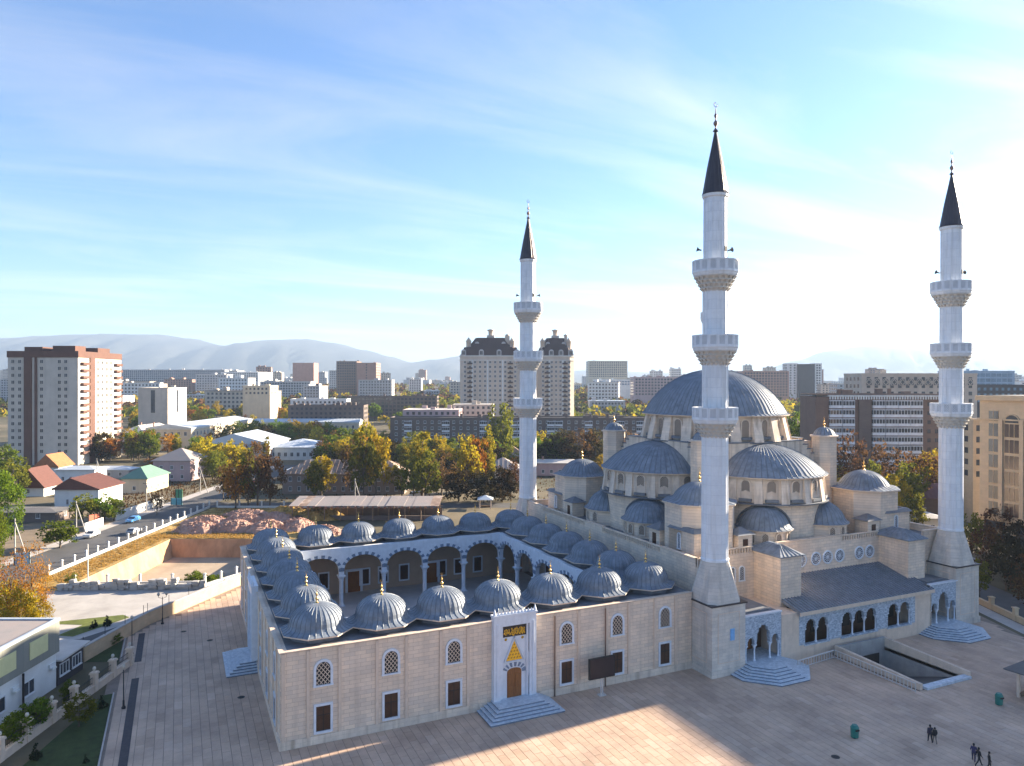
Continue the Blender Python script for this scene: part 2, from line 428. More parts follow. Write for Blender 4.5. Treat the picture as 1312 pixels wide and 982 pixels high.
# ================================================================== MOSQUE PIECES
def arch_pts(a, zs, za, n=12, p=.85):
    """points of a slightly pointed arch from (a,zs) over the top to (-a,zs)"""
    return [(a*math.cos(t), zs+(za-zs)*math.sin(t)**p if 0 < t < PI else zs) for t in [PI*i/n for i in range(n+1)]]
def arch_panel(mb, w, a, zb, zs, za, zt, t, mi=0, mi2=None, n=14):
    """wall bay in local x (width w), thickness t in y (0..t), with an arched opening of half width a"""
    mi2 = mi if mi2 is None else mi2
    A = arch_pts(a, zs, za, n)
    for y, fl in ((0, False), (t, True)):
        def q(P): mb.add([(x,y,z) for x,z in P], [tuple(range(len(P))) if not fl else tuple(reversed(range(len(P))))], mi)
        q([(-w/2,zb),(-a,zb),(-a,zs),(-w/2,zs)]); q([(a,zb),(w/2,zb),(w/2,zs),(a,zs)])
        q([(-w/2,zs),(-a,zs),(-a,zt),(-w/2,zt)]); q([(a,zs),(w/2,zs),(w/2,zt),(a,zt)])
        for (x0,z0),(x1,z1) in zip(A[:-1],A[1:]): q([(x1,z1),(x0,z0),(x0,zt),(x1,zt)])
    R_ = [(a,zb)]+A+[(-a,zb)]
    for (x0,z0),(x1,z1) in zip(R_[:-1],R_[1:]): mb.add([(x0,0,z0),(x1,0,z1),(x1,t,z1),(x0,t,z0)], [(0,1,2,3)], mi2)
    mb.add([(-w/2,0,zt),(w/2,0,zt),(w/2,t,zt),(-w/2,t,zt)], [(0,1,2,3)], mi)
    for x in (-w/2,w/2): mb.add([(x,0,zb),(x,t,zb),(x,t,zt),(x,0,zt)], [(0,1,2,3) if x<0 else (3,2,1,0)], mi)
def ring_arch(mb, a, b, zb, zs, za, zc, y0, y1, mi=0, n=14, base=True):
    """proud arched surround: inner half width a, outer b; y0 front, y1 wall"""
    I = [(a,zb)]+arch_pts(a,zs,za,n)+[(-a,zb)]; O = [(b,zb)]+arch_pts(b,zs,zc,n)+[(-b,zb)]
    for k in range(len(I)-1):
        i0,i1,o0,o1 = I[k],I[k+1],O[k],O[k+1]
        mb.add([(i0[0],y0,i0[1]),(o0[0],y0,o0[1]),(o1[0],y0,o1[1]),(i1[0],y0,i1[1])], [(0,1,2,3)], mi)
        mb.add([(o0[0],y0,o0[1]),(o0[0],y1,o0[1]),(o1[0],y1,o1[1]),(o1[0],y0,o1[1])], [(0,1,2,3)], mi)
        mb.add([(i0[0],y0,i0[1]),(i1[0],y0,i1[1]),(i1[0],y1,i1[1]),(i0[0],y1,i0[1])], [(0,1,2,3)], mi)
    if base: mb.box(-b-.04,b+.04,y0-.05,y1,zb-.16,zb,mi)
def make_window(w, h, frame_mat, pane_mat, bar_mat, fw=.22, grid=None, sq=False, proud=.13, head=None):
    """window meshes in local coords, sill at z=0, facing -y: frame, pane, grille"""
    f, p, gr = MB(), MB(), MB(); a = w/2
    if sq:
        f.box(-a-fw,-a,-proud,.05,-fw,h+fw); f.box(a,a+fw,-proud,.05,-fw,h+fw); f.box(-a,a,-proud,.05,h,h+fw); f.box(-a,a,-proud-.04,.05,-fw,0)
        p.box(-a,a,-.03,.02,0,h)
        gr.box(-.03,.03,-.05,-.03,0,h); gr.box(-a,a,-.055,-.03,h*.62,h*.62+.06)
    else:
        zs = h-a*1.15
        ring_arch(f, a, a+fw, 0, zs, h, h+fw, -proud, .05)
        A = arch_pts(a, zs, h, 12); P = [(a,0)]+A+[(-a,0)]
        p.add([(x,-.02,z) for x,z in P], [tuple(range(len(P)))])
        s = grid or .3
        k = -int((h+w)/s)-1
        while k*s < h+w:
            for sg in (1,-1):                                    # diagonal lattice clipped to the opening
                pts = []
                for j in range(25):
                    x = -a+w*j/24; z = k*s+sg*x*1.2
                    top = zs+(h-zs)*max(0,1-(x/a)**2)**.45
                    if 0 < z < top: pts.append((x,z))
                if len(pts) > 1:
                    (x0,z0),(x1,z1) = pts[0],pts[-1]; t = s*.105
                    gr.add([(x0,-.06,z0-t),(x1,-.06,z1-t),(x1,-.06,z1+t),(x0,-.06,z0+t)], [(0,1,2,3) if x1>x0 else (3,2,1,0)])
            k += 1
    return f.mesh('window', frame_mat), p.mesh('pane', pane_mat), gr.mesh('grille', bar_mat)
def place_window(ms, parent, loc, rz, name='window'):
    o = inst(name, ms[0], parent, loc, rz); inst('pane', ms[1], o); inst('grille', ms[2], o); return o
def P_(parent, p): return tuple(Vector(p)-parent.location)

def ribbed(mb, prof, c, nrib, a0=0.0, a1=2*PI, rib=.06, rw=.16, mi=0, mi2=1, fn=None):
    """lead covered dome: panels between raised standing seams"""
    span = (a1-a0)/nrib; full = abs(a1-a0-2*PI) < 1e-6
    ang = []
    for k in range(nrib):
        b = a0+span*k
        ang += [(b,1),(b+span*rw*.5,0),(b+span*.5,0),(b+span*(1-rw*.5),0)]
    if not full: ang.append((a1,1))
    m = len(ang); P = []
    for k,(r,z) in enumerate(prof):
        sc = min(1.0, r/prof[0][0]*1.6)
        for a,up in ang:
            rr = fn(r,z,a,k) if fn else r
            rr += rib*sc*up
            P.append((c[0]+rr*math.cos(a), c[1]+rr*math.sin(a), z+rib*.5*up*sc))
    n = m if full else m-1
    for k in range(len(prof)-1):
        for i in range(n):
            j = (i+1)%m
            mb.add([P[k*m+i],P[k*m+j],P[(k+1)*m+j],P[(k+1)*m+i]], [(0,1,2,3)], mi2 if (i%4 in (0,3)) else mi, smooth=False)
def cap_profile(R, h, z0, n=9, end=.03):
    """spherical cap profile, rim radius R at z0, rise h"""
    Rs = (R*R+h*h)/(2*h); zc_ = z0+h-Rs; t0 = math.asin(min(1,R/Rs)) if h <= R else PI-math.asin(min(1,R/Rs))
    return [(max(end, Rs*math.sin(t0*(1-i/n))), zc_+Rs*math.cos(t0*(1-i/n))) for i in range(n+1)]
def finial_mesh(h, mats=M_gold):
    m = MB(); k = h
    m.lathe([(.13*k,0),(.10*k,.04*k),(.035*k,.10*k),(.03*k,.16*k),(.10*k,.24*k),(.105*k,.30*k),(.03*k,.37*k),(.025*k,.44*k),(.065*k,.50*k),(.068*k,.55*k),(.02*k,.61*k),(.018*k,.74*k),(.004*k,.80*k)], 10)
    for i in range(12):                                          # crescent
        a, b = -PI*.35+PI*1.7*i/12+PI*.8, -PI*.35+PI*1.7*(i+1)/12+PI*.8
        m.tube((.07*k*math.cos(a),0,.89*k+.07*k*math.sin(a)), (.07*k*math.cos(b),0,.89*k+.07*k*math.sin(b)), .012*k, n=4)
    return m.mesh('finial', mats)
FIN = finial_mesh(1.75); FIN_BIG = finial_mesh(2.2, M_gold); FIN_MIN = finial_mesh(3.85, M_copper)
for v_ in FIN_MIN.vertices:
    if v_.co.z < 3.1: v_.co.x *= .72; v_.co.y *= .72
def octa(th, apo): return apo/math.cos(((th+PI/8) % (PI/4))-PI/8)

# ================================================================== COURTYARD
SU, SV, A0 = 7.0913, 7.1623, 4.2859
LU, LV, HW = 51.0, 51.55, 9.75
yard = empty('mosque_courtyard', (25.5,25.8,0))
tag(yard, 'cream stone courtyard wing ringed by small lead domes', 'courtyard building')
t = .7
m = MB()
m.box(0,LU,0,t,0,HW); m.box(0,t,t,LV-t,0,HW); m.box(0,LU,LV-t,LV,0,HW)
wb(m, 'wall', M_stone, yard)
m = MB()
m.box(-.14,LU+.2,-.14,-.002,0,.85); m.box(-.14,-.002,0,LV+.14,0,.85); wb(m, 'plinth', M_stone2, yard)
m = MB()                                                         # coping along the outer edge
for q in ((-.16,LU,-.16,.35),(-.16,.35,.35,LV),(-.16,LU,LV-.35,LV+.16)): m.box(*q,HW,HW+.09)
wb(m, 'coping', M_strip, yard)
pil = MB(); pil.box(-.16,.16,-.13,-.002,.85,HW-.12); pil_me = pil.mesh('pilaster', M_strip)
pipe = MB(); pipe.tube((0,-.24,0),(0,-.24,HW-.3),.07,n=6); pipe_me = pipe.mesh('downpipe', M_copper)
for k in range(7):
    c = A0+SU*k
    if k != 3:
        for s in (-1.6,1.6): inst('pilaster', pil_me, yard, P_(yard,(c+s,0,0)))
    c2 = A0+SV*k
    if k != 3:
        for s in (-1.6,1.6): inst('pilaster', pil_me, yard, P_(yard,(0,c2+s,0)), -PI/2)
for x in (.25, 30.9, 37.85): inst('downpipe' if x > 1 else 'pilaster', pipe_me if x > 1 else pil_me, yard, P_(yard,(x,0,0)))
M_blind = mat('brown_blind',(.06,.026,.014),.4,var=.35,scale=1.2)
LOW = make_window(1.45,2.55,M_white,M_blind,M_iron,.24,sq=True)
UPP = make_window(1.45,2.35,M_white,M_dark,M_strip,.26,grid=.50)
for k in (0,1,2,4,5,6):
    c = A0+SU*k-.08
    place_window(LOW, yard, P_(yard,(c,0,1.25)), 0); place_window(UPP, yard, P_(yard,(c,0,5.95)), 0)
    c = A0+SV*k
    place_window(LOW, yard, P_(yard,(0,c,1.25)), -PI/2); place_window(UPP, yard, P_(yard,(0,c,5.95)), -PI/2)
# roof ring over the arcades
IU0, IU1, IV0, IV1 = 7.75, 43.2, 7.86, 43.66
m = MB()
m.box(.02,LU,.02,IV0+.2,HW-.35,HW-.02); m.box(.02,IU0+.2,IV0+.2,IV1-.2,HW-.35,HW-.02); m.box(IU1-.2,LU,IV0+.2,IV1-.2,HW-.35,HW-.02); m.box(.02,LU,IV1-.2,LV-.02,HW-.35,HW-.02)
wb(m, 'arcade_roof', M_leaddk, yard)
m = MB(); m.box(t,LU,t,LV-t,-.02,.30); m.box(IU0-.6,IU1+.6,IV0-.6,IV1+.6,.30,.304); wb(m, 'courtyard_floor', mat('courtyard_paving',(.44,.41,.40),.6,var=.12,scale=.5,brick=(1.2,1.2,(.7,.7,.7),.4)), yard)
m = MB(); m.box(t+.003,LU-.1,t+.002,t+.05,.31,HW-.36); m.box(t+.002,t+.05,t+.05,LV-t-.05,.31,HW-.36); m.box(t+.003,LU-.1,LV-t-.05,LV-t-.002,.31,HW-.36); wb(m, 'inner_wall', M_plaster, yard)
# inner wall openings of the far arcade
m_door = MB(); m_door.box(-1.5,-1.1,-.22,0,0,4.0); m_door.box(1.1,1.5,-.22,0,0,4.0); m_door.box(-1.1,1.1,-.22,0,3.6,4.0); m_door.box(-1.1,1.1,-.04,0,0,3.6,1)
door_me = m_door.mesh('inner_door', [M_white, M_wood])
for k in range(1,6):
    for s in (-1.9,1.9):
        if (k in (2,4)) and s < 0: inst('inner_door', door_me, yard, P_(yard,(A0+SU*k,LV-t-.06,.31)))
        else: place_window(LOW, yard, P_(yard,(A0+SU*k+s,LV-t-.06,1.5)), 0, 'inner_window')
    place_window(LOW, yard, P_(yard,(LU-.06,A0+SV*k,1.5)), -PI/2, 'inner_window')
# arcade bays with striped arches
def bay_mesh(w):
    a = w/2-.42
    m = MB(); arch_panel(m, w, a, 5.35, 6.0, 8.45, HW+.12, .7); b = m.mesh('arch_bay', M_white)
    v1 = MB(); N = 19
    A = arch_pts(a,6.0,8.45,N*2,.85); Bq = arch_pts(a+.50,6.0,8.45+.50,N*2,.85)
    for i in range(0, N*2, 2):
        if (i//2) % 2: continue
        for y in (-.05, .75):
            q = [A[i],A[i+2],Bq[i+2],Bq[i]]
            v1.add([(x,y,z) for x,z in q]+[(x,.35,z) for x,z in q], [(3,2,1,0) if y < 0 else (0,1,2,3),(0,1,5,4),(2,3,7,6),(1,2,6,5),(3,0,4,7)])
    return b, v1.mesh('voussoir', M_voids)
BU, BV = bay_mesh(SU), bay_mesh(SV)
for k in range(5):
    for y, rz in ((IV0-.35+.7,PI),(IV1-.35,0)):
        o = inst('arch_bay', BU[0], yard, P_(yard,(IU0+SU*(k+.5),y,0)), rz); inst('voussoir', BU[1], o)['kind'] = 'stuff'
    for x, rz in ((IU0+.35,PI/2),(IU1-.35,-PI/2)):
        o = inst('arch_bay', BV[0], yard, P_(yard,(x,IV0+SV*(k+.5),0)), rz); inst('voussoir', BV[1], o)['kind'] = 'stuff'
cm = MB(); cm.lathe([(.52,.30),(.52,.55),(.40,.62),(.36,.9),(.34,4.4)], 14); cm.box(-.55,.55,-.55,.55,.28,.42)
cap = MB(); cap.lathe([(.34,4.4),(.42,4.45),(.36,4.52),(.40,4.7),(.62,5.15)], 14); cap.box(-.62,.62,-.62,.62,5.15,5.36)
col_me, cap_me = cm.mesh('column', M_white), cap.mesh('capital', M_white)
for i in range(6):
    for j in range(6):
        if i in (0,5) or j in (0,5):
            o = inst('column', col_me, yard, P_(yard,(IU0+SU*i,IV0+SV*j,0))); inst('capital', cap_me, o)
            pc = None
# 24 small domes on octagonal eaves
def small_dome():
    m = MB()
    m.lathe([(3.0,HW-.02),(3.0,10.42)], 8, a0=PI/8, a1=2*PI+PI/8, mi=2, smooth=False)  # drum in dark lead: the shade under the eave is put into its colour
    m.lathe([(3.0,10.36),(3.66/math.cos(PI/8),10.38),(3.66/math.cos(PI/8),10.50)], 8, a0=PI/8, a1=2*PI+PI/8, mi=3, smooth=False)
    nr = 32
    prof = [(3.64,10.50),(3.25,10.64),(2.98,10.84),(2.86,11.12)]+[(2.86*math.cos(PI/2*i/8)**.92 if i < 8 else .05, 11.12+2.03*math.sin(PI/2*i/8)) for i in range(1,9)]
    blend = [1,.62,.22,0]
    def fn(r,z,a,k):
        b = blend[k] if k < 4 else 0
        return r*(1-b)+octa(a,r)*b
    ribbed(m, prof, (0,0), nr, rib=.05, rw=.15, fn=fn, mi=0, mi2=1)
    return m.mesh('dome', [M_lead, M_leadhi, M_leaddk, M_strip])
dome_me = small_dome()
for i in range(7):
    for j in range(7):
        if i in (0,6) or j in (0,6):
            o = inst('dome', dome_me, yard, P_(yard,(A0+SU*i,A0+SV*j,0)))
            inst('finial', FIN, o, (0,0,13.12))
# portal on the long outer wall, repeated on the end wall
def portal(parent, c, rz, w=5.3):
    o = MB(); h = 9.4; a = w/2
    o.box(-a,-a+.85,-.75,.05,0,h); o.box(a-.85,a,-.75,.05,0,h); o.box(-a+.85,a-.85,-.75,.05,h-1.1,h)
    o.box(-a+.85,a-.85,-.38,.05,0,h-1.1)
    for s in (-1,1):
        o.box(s*(a-1.05)-.12,s*(a-1.05)+.12,-.55,-.38,0,h-1.1); o.box(s*(a-.42)-.10,s*(a-.42)+.10,-.84,-.75,.4,h-.8)
    o.box(-a-.12,a+.12,-.86,.05,h,h+.22)
    body = o.build('portal', M_white, parent, P_(parent,c), rz)
    cr_ = MB()
    for k in range(13):
        x = -a+.12+(w-.24)*k/12
        cr_.add([(x-.16,-.7,h+.22),(x+.16,-.7,h+.22),(x,-.7,h+.62),(x-.16,-.55,h+.22),(x+.16,-.55,h+.22),(x,-.55,h+.62)], [(0,1,2),(5,4,3),(0,2,5,3),(1,4,5,2)])
    for s in (-1,1): cr_.lathe([(.16,h+.22),(.2,h+.4),(.1,h+.7),(.03,h+.95)],8,(s*(a-.12),-.62))
    cr_.build('cresting', M_white, body)
    d = MB(); pts = [(.9,.02)]+arch_pts(.9,2.75,3.35,10,.6)+[(-.9,.02)]
    d.add([(x,-.42,z) for x,z in pts], [tuple(range(len(pts)))]); d.box(-.02,.02,-.45,-.42,.05,3.2)
    for s in (-1,1):
        for z0,z1 in ((.3,1.2),(1.35,2.6)): d.box(s*.46-.3,s*.46+.3,-.46,-.42,z0,z1)
    d.box(.06,.1,-.5,-.45,1.2,1.5)
    d.build('door', M_wood, body)
    vs_ = MB(); A_, B_ = arch_pts(.98,2.8,3.48,14,.6), arch_pts(1.42,2.8,3.95,14,.6)
    for i in range(0,14,2):
        vs_ = MB(); q_ = (A_[i],A_[i+1],B_[i+1],B_[i]); vs_.add([(x,-.46,z) for x,z in q_]+[(x,-.38,z) for x,z in q_], [(3,2,1,0),(0,1,5,4),(1,2,6,5),(2,3,7,6),(3,0,4,7)]); vs_.build('voussoir', M_voids, body)
    ip = MB(); ip.box(-1.5,1.5,-.46,-.38,6.95,8.15,0)
    body_panel = ip.build('inscription_panel', M_panelbk, body)
    sc = MB(); r_ = random.Random(3)                             # flowing gilded script with tall uprights and dots, right to left
    def stroke(P, wd):
        for (x0,z0),(x1,z1) in zip(P[:-1],P[1:]):
            dx,dz = x1-x0,z1-z0; L = math.hypot(dx,dz) or 1; nx,nz_ = -dz/L*wd,dx/L*wd
            sc.add([(x0-nx,-.475,z0-nz_),(x1-nx,-.475,z1-nz_),(x1+nx,-.475,z1+nz_),(x0+nx,-.475,z0+nz_)], [(0,1,2,3)])
    x = 1.3
    while x > -1.25:
        wd = r_.uniform(.28,.5); z = 7.28+r_.uniform(-.08,.12)
        stroke([(x-wd*i/7, z+.16*math.sin(i*.95+x*4)-.05*i/7) for i in range(8)], .05)
        stroke([(x-wd*.2,z),(x-wd*.3,z+r_.uniform(.45,.7))], .035)
        if r_.random() < .7: stroke([(x-wd*.6,z+.1),(x-wd*.75,z+r_.uniform(.35,.6))], .035)
        q = r_.uniform(.1,.9)*wd; stroke([(x-q-.04,z-.16),(x-q+.04,z-.16)], .04); stroke([(x-q-.04,z+.42),(x-q+.04,z+.46)], .035)
        x -= wd*.82
    sc.build('script', M_goldpt, body_panel)
    tr = MB(); tr.add([(-1.02,-.42,4.2),(1.02,-.42,4.2),(0,-.42,6.4)], [(0,1,2)])
    tri = tr.build('triangular_panel', M_goldpt, body)
    tf = MB()
    for (x0,z0),(x1,z1) in (((-1.25,4.08),(0,6.85)),((1.25,4.08),(0,6.85))):
        tf.tube((x0,-.46,z0),(x1,-.46,z1),.09,n=5)
    tf.tube((-1.25,-.46,4.08),(1.25,-.46,4.08),.07,n=5); tf.build('triangle_moulding', M_white, tri)
    to = MB()
    for k in range(5):
        for j in range(k+1):
            x, z = (j-k/2)*.36, 5.95-.37*k
            to.tube((x-.11,-.435,z),(x+.11,-.435,z+.08),.028,n=4); to.tube((x,-.435,z-.1),(x+.03,-.435,z+.14),.022,n=4)
    to.build('relief', M_wood, tri)
    ro = MB()
    for s in (-1,1): ro.lathe([(.17,0),(.14,.04),(.02,.06)],12)
    rmesh = ro.mesh('rosette', M_goldpt)
    for s in (-1,1):
        q = inst('rosette', rmesh, body, (s*1.05,-.38,6.65)); q.rotation_euler[0] = PI/2
    nic = MB(); nic.box(-.12,.12,-.52,-.38,2.2,4.6); nic.lathe([(.16,4.6),(.2,4.75),(.03,5.05)],8,(0,-.42)); nic_me = nic.mesh('side_column', M_white)
    for s in (-1,1): inst('side_column', nic_me, body, (s*1.72,0,0))
    return body
def steps(parent, c, rz, w, dep, n, rise, name='step'):
    for k in range(n):
        s = MB(); e = (n-1-k)*.42
        s.box(-w/2-e,w/2+e,-dep-e,0,rise*k+(.004 if k == 0 else 0),rise*(k+1)-.03); s.box(-w/2-e-.05,w/2+e+.05,-dep-e-.05,0,rise*(k+1)-.03,rise*(k+1))
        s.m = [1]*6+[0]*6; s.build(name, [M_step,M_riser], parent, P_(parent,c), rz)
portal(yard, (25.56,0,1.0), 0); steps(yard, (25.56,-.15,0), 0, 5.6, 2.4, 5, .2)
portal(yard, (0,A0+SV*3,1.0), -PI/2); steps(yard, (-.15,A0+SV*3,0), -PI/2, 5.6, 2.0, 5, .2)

# ================================================================== MINARETS
def minaret():
    root = empty('minaret', (0,0,0))
    H0, ZB = 8.85, 13.95
    b = MB(); q = 2.68
    b.box(-q-.16,q+.16,-q-.16,q+.16,0,.9); b.box(-q,q,-q,q,.9,H0-.15); b.box(-q-.06,q+.06,-q-.06,q+.06,H0-.15,H0-.03); b.box(-q-.2,q+.2,-q-.2,q+.2,H0-.03,H0+.12,1)
    base = b.build('base', [M_base, M_cone], root)
    pn = MB()
    for rz in range(4):
        c_, s_ = round(math.cos(rz*PI/2)), round(math.sin(rz*PI/2))
        for x0,x1,z0,z1 in ((-1.75,-1.65,1.6,7.9),(1.65,1.75,1.6,7.9),(-1.65,1.65,1.6,1.7),(-1.65,1.65,7.8,7.9)):
            P = [(x0,-q-.03,z0),(x1,-q-.03,z0),(x1,-q-.03,z1),(x0,-q-.03,z1),(x0,-q,z0),(x1,-q,z0),(x1,-q,z1),(x0,-q,z1)]
            pn.add([(x*c_-y*s_, x*s_+y*c_, z) for x,y,z in P], [(0,1,2,3),(0,4,5,1),(1,5,6,2),(2,6,7,3),(3,7,4,0)])
    pn.build('panel_moulding', M_strip, base)
    tr = MB(); n = 16; r0 = 1.74
    sq = []
    for i in range(n):
        a = 2*PI*(i+.5)/n; k = 1/max(abs(math.cos(a)),abs(math.sin(a))); sq.append((q*.985*k*math.cos(a), q*.985*k*math.sin(a)))
    ci = [(r0*math.cos(2*PI*(i+.5)/n), r0*math.sin(2*PI*(i+.5)/n)) for i in range(n)]
    tr.frustum(sq, H0+.12, ci, ZB, 0); tr.build('tapered_plinth', M_base, root)
    sh = MB()
    def ngon(prof, mi=0, sm=False): sh.lathe(prof, n, a0=PI/n, a1=2*PI+PI/n, mi=mi, smooth=sm)
    ngon([(1.80,ZB),(1.80,ZB+.25),(1.69,ZB+.4),(1.66,30.0),(1.78,30.1),(1.78,30.3),(1.64,30.4),(1.62,39.4),(1.74,39.5),(1.74,39.7),(1.60,39.8),(1.57,49.2),(1.68,49.3),(1.68,49.5),(1.50,49.6),(1.46,60.6),(1.66,60.75),(1.70,61.1)])
    for k in range(n):                                           # slim ribs on the arrises
        a = PI/n+2*PI*k/n
        for z0,z1,r in ((ZB+.4,30,1.68),(30.4,39.4,1.64),(39.8,49.2,1.59),(49.6,60.6,1.49)):
            sh.tube((r*math.cos(a),r*math.sin(a),z0),(r*.99*math.cos(a),r*.99*math.sin(a),z1),.045,n=4)
    sh.build('shaft', M_shaft, root)
    cone = MB(); ribbed(cone, [(1.74,61.1),(1.62,61.35),(1.05,64.6),(.5,67.4),(.12,69.4)], (0,0), 16, rib=.03, rw=.2, mi=0, mi2=0); cone.build('spire', M_cone, root)
    inst('finial', FIN_MIN, root, (0,0,69.3))
    # balcony: stalactite corbel, floor, railing panels
    cb = MB()
    for tier,(r,z) in enumerate(((1.86,-3.72),(2.10,-3.24),(2.36,-2.76),(2.60,-2.28))):
        N = 20
        for k in range(N):
            a = 2*PI*(k+.5*(tier%2))/N; h_ = PI/N*.82
            P = []
            for rr,zz,aa in ((r-.32,z-.22,0),(r+.10,z+.22,-h_),(r+.16,z+.22,0),(r+.10,z+.22,h_),(r-.45,z+.22,0)):
                P.append((rr*math.cos(a+aa),rr*math.sin(a+aa),z+(zz-z)))
            cb.add(P, [(0,2,1),(0,3,2),(1,2,3,4),(0,1,4),(0,4,3)])
        cb.lathe([(r-.30,z-.25),(r-.24,z+.2),(r+.02,z+.24),(r+.02,z+.30)], 20)
    cb_me = cb.mesh('corbel', M_corbel)
    fl = MB(); fl.lathe([(1.6,-2.02),(2.66,-2.0),(2.78,-1.85),(2.84,-1.62),(2.92,-1.5),(2.92,-1.34),(1.6,-1.34)], 16, a0=PI/n, a1=2*PI+PI/n, smooth=False)
    fl_me = fl.mesh('balcony_floor', M_shaft)
    wp = 2*2.84*math.sin(PI/16)
    rp = MB()
    rp.box(-wp/2,-wp/2+.09,-.08,.08,0,1.36); rp.box(wp/2-.09,wp/2,-.08,.08,0,1.36); rp.box(-wp/2,wp/2,-.09,.09,1.26,1.42); rp.box(-wp/2,wp/2,-.07,.07,0,.16); rp.box(-wp/2+.09,wp/2-.09,-.015,.015,.16,1.26,1)
    for i in range(3):
        for j in range(3):
            x, z = -wp/2+.2+(wp-.4)*(i+.5)/3, .16+1.1*(j+.5)/3
            rp.tube((x-.12,0,z-.18),(x+.12,0,z+.18),.035,n=4); rp.tube((x+.12,0,z-.18),(x-.12,0,z+.18),.035,n=4)
    rp.box(-wp/2+.09,-wp/2+.2,-.05,.05,.16,1.26); rp.box(wp/2-.2,wp/2-.09,-.05,.05,.16,1.26)
    rp_me = rp.mesh('railing_panel', [M_shaft, mat('panel_backing', (.43,.44,.46), .7, var=.2, scale=2)])
    for z in (33.6,42.9,52.48):
        fo = inst('balcony', fl_me, root, (0,0,z)); inst('corbel', cb_me, fo)
        for k in range(16):
            a = 2*PI*k/16
            inst('railing_panel', rp_me, fo, (2.78*math.cos(a),2.78*math.sin(a),-1.34), a+PI/2)
    spk = MB(); spk.lathe([(.05,0),(.09,.12),(.16,.3),(.34,.5)],10); spk.tube((0,0,-.1),(0,0,.1),.1,n=6); spk.tube((0,.1,0),(0,.5,0),.03,n=4)
    sp_me = spk.mesh('loudspeaker', M_iron)
    for a in (YAW*-1+.15, PI-YAW-.1, PI/2-YAW):
        o = inst('loudspeaker', sp_me, root, (1.85*math.cos(a),1.85*math.sin(a),54.0)); o.rotation_euler = (0,rad(75),a)
    wi = MB(); wi.box(-.27,.27,-1.53,-1.42,53.7,54.3); o = wi.build('vent_window', M_dark, root); o.rotation_euler[2] = .35
    return root
AX = [(53.78,-1.14),(100.23,-1.14),(53.78,54.24),(100.23,54.24)]
mlab = ['white three-balcony minaret on a stone base beside the courtyard portal wall', 'white three-balcony minaret rising beside the tan office block and ramp',
        'white three-balcony minaret standing before the twin mansard-roofed towers', 'white three-balcony minaret at the hall corner opposite the courtyard portal wall']
m0 = minaret()
for k,(x,y) in enumerate(AX):
    r = m0 if k == 0 else copy_tree(m0)
    r.location = (x,y,0); tag(r, mlab[k], 'minaret', 'minarets of the mosque')
pl = MB(); pl.box(-.35,.35,-.04,0,0,1.5); pl.box(-.28,.28,-.06,-.04,.25,1.25)
o = pl.build('blue_plaque', mat('blue_tile',(.20,.42,.70),.35,var=.2,scale=4), m0, (.55,-2.69,4.3))
# ================================================================== PRAYER HALL
CU, CV = 77.0, 26.55
hall = empty('mosque_prayer_hall', (CU,CV,0))
tag(hall, 'prayer hall with a great lead dome, half domes and corner turrets', 'mosque')
U0, U1, V0, V1, ZT, ZP = 52.7, 101.3, 4.0, 49.1, 12.6, 13.6
m = MB(); m.box(U0,U1,V0,V1,0,ZT-.02); m.box(U0,57.2,.9,V0,0,ZT-.02); m.box(U0,57.2,V1,52.2,0,ZT-.02); m.box(96.8,U1,.9,V0,0,ZT-.02); m.box(96.8,U1,V1,52.2,0,ZT-.02)
wb(m, 'wall', M_stone, hall)
m = MB()
m.box(U0+.35,U1-.35,V0+.35,V1-.35,ZT-.01,ZT+.02); m.box(U0+.35,56.8,1.3,V0+.35,ZT-.012,ZT+.015); m.box(97.2,U1-.35,1.3,V0+.35,ZT-.012,ZT+.015); m.box(U0+.35,56.8,V1-.35,51.8,ZT-.012,ZT+.015)
wb(m, 'terrace_roof', M_leaddk, hall)
def parapet(segs, name='parapet'):
    for (x0,y0),(x1,y1) in segs:
        m = MB(); c = MB()
        if x0 == x1: a = (x0-.2,x0+.2,min(y0,y1),max(y0,y1))
        else: a = (min(x0,x1),max(x0,x1),y0-.2,y0+.2)
        m.box(*a,ZT-.01,ZP); c.box(a[0]-.1,a[1]+.1,a[2]-.1,a[3]+.1,ZP,ZP+.12)
        o = wb(m, name, M_stone, hall); wb(c, 'coping', M_strip, o)
ux = U0+.2; vy = V0+.2
parapet([((ux,1.1),(ux,9.0)),((ux,24.5),(ux,30.0)),((ux,45.5),(ux,52.0)),((U0,1.1),(57.2,1.1)),((57.0,1.3),(57.0,4.0)),
         ((69.6,vy),(82.4,vy)),((96.8,1.1),(U1,1.1)),((U0,52.0),(57.2,52.0)),((U1-.2,1.1),(U1-.2,52)),((57.2,V1-.2),(96.8,V1-.2))])
def balustrade(a, b):
    m = MB(); a, b = Vector((*a,ZT)), Vector((*b,ZT)); L = (b-a).length; d = (b-a).normalized(); nrm = Vector((-d.y,d.x,0))
    n = int(L/.5)
    for zz,th in ((0,.16),(.88,.14)):
        P = []
        for q in (a,b):
            for s in (-1,1):
                for z in (zz,zz+th): P.append(q+nrm*s*.2+Vector((0,0,z)))
        m.add(P, [(0,1,5,4),(2,6,7,3),(1,3,7,5),(0,4,6,2),(0,2,3,1),(4,5,7,6)])
    for k in range(n):
        p = a.lerp(b,(k+.5)/n); m.obox((p.x,p.y),d[:2],nrm[:2],.11,.11,ZT+.16,ZT+.88)
    wb(m, 'balustrade', M_stone, hall)
balustrade((ux,9.0),(ux,24.5)); balustrade((ux,30.0),(ux,45.5)); balustrade((57.2,vy),(65.0,vy)); balustrade((69.1,vy),(69.6,vy)); balustrade((82.4,vy),(90.6,vy)); balustrade((94.4,vy),(96.8,vy))
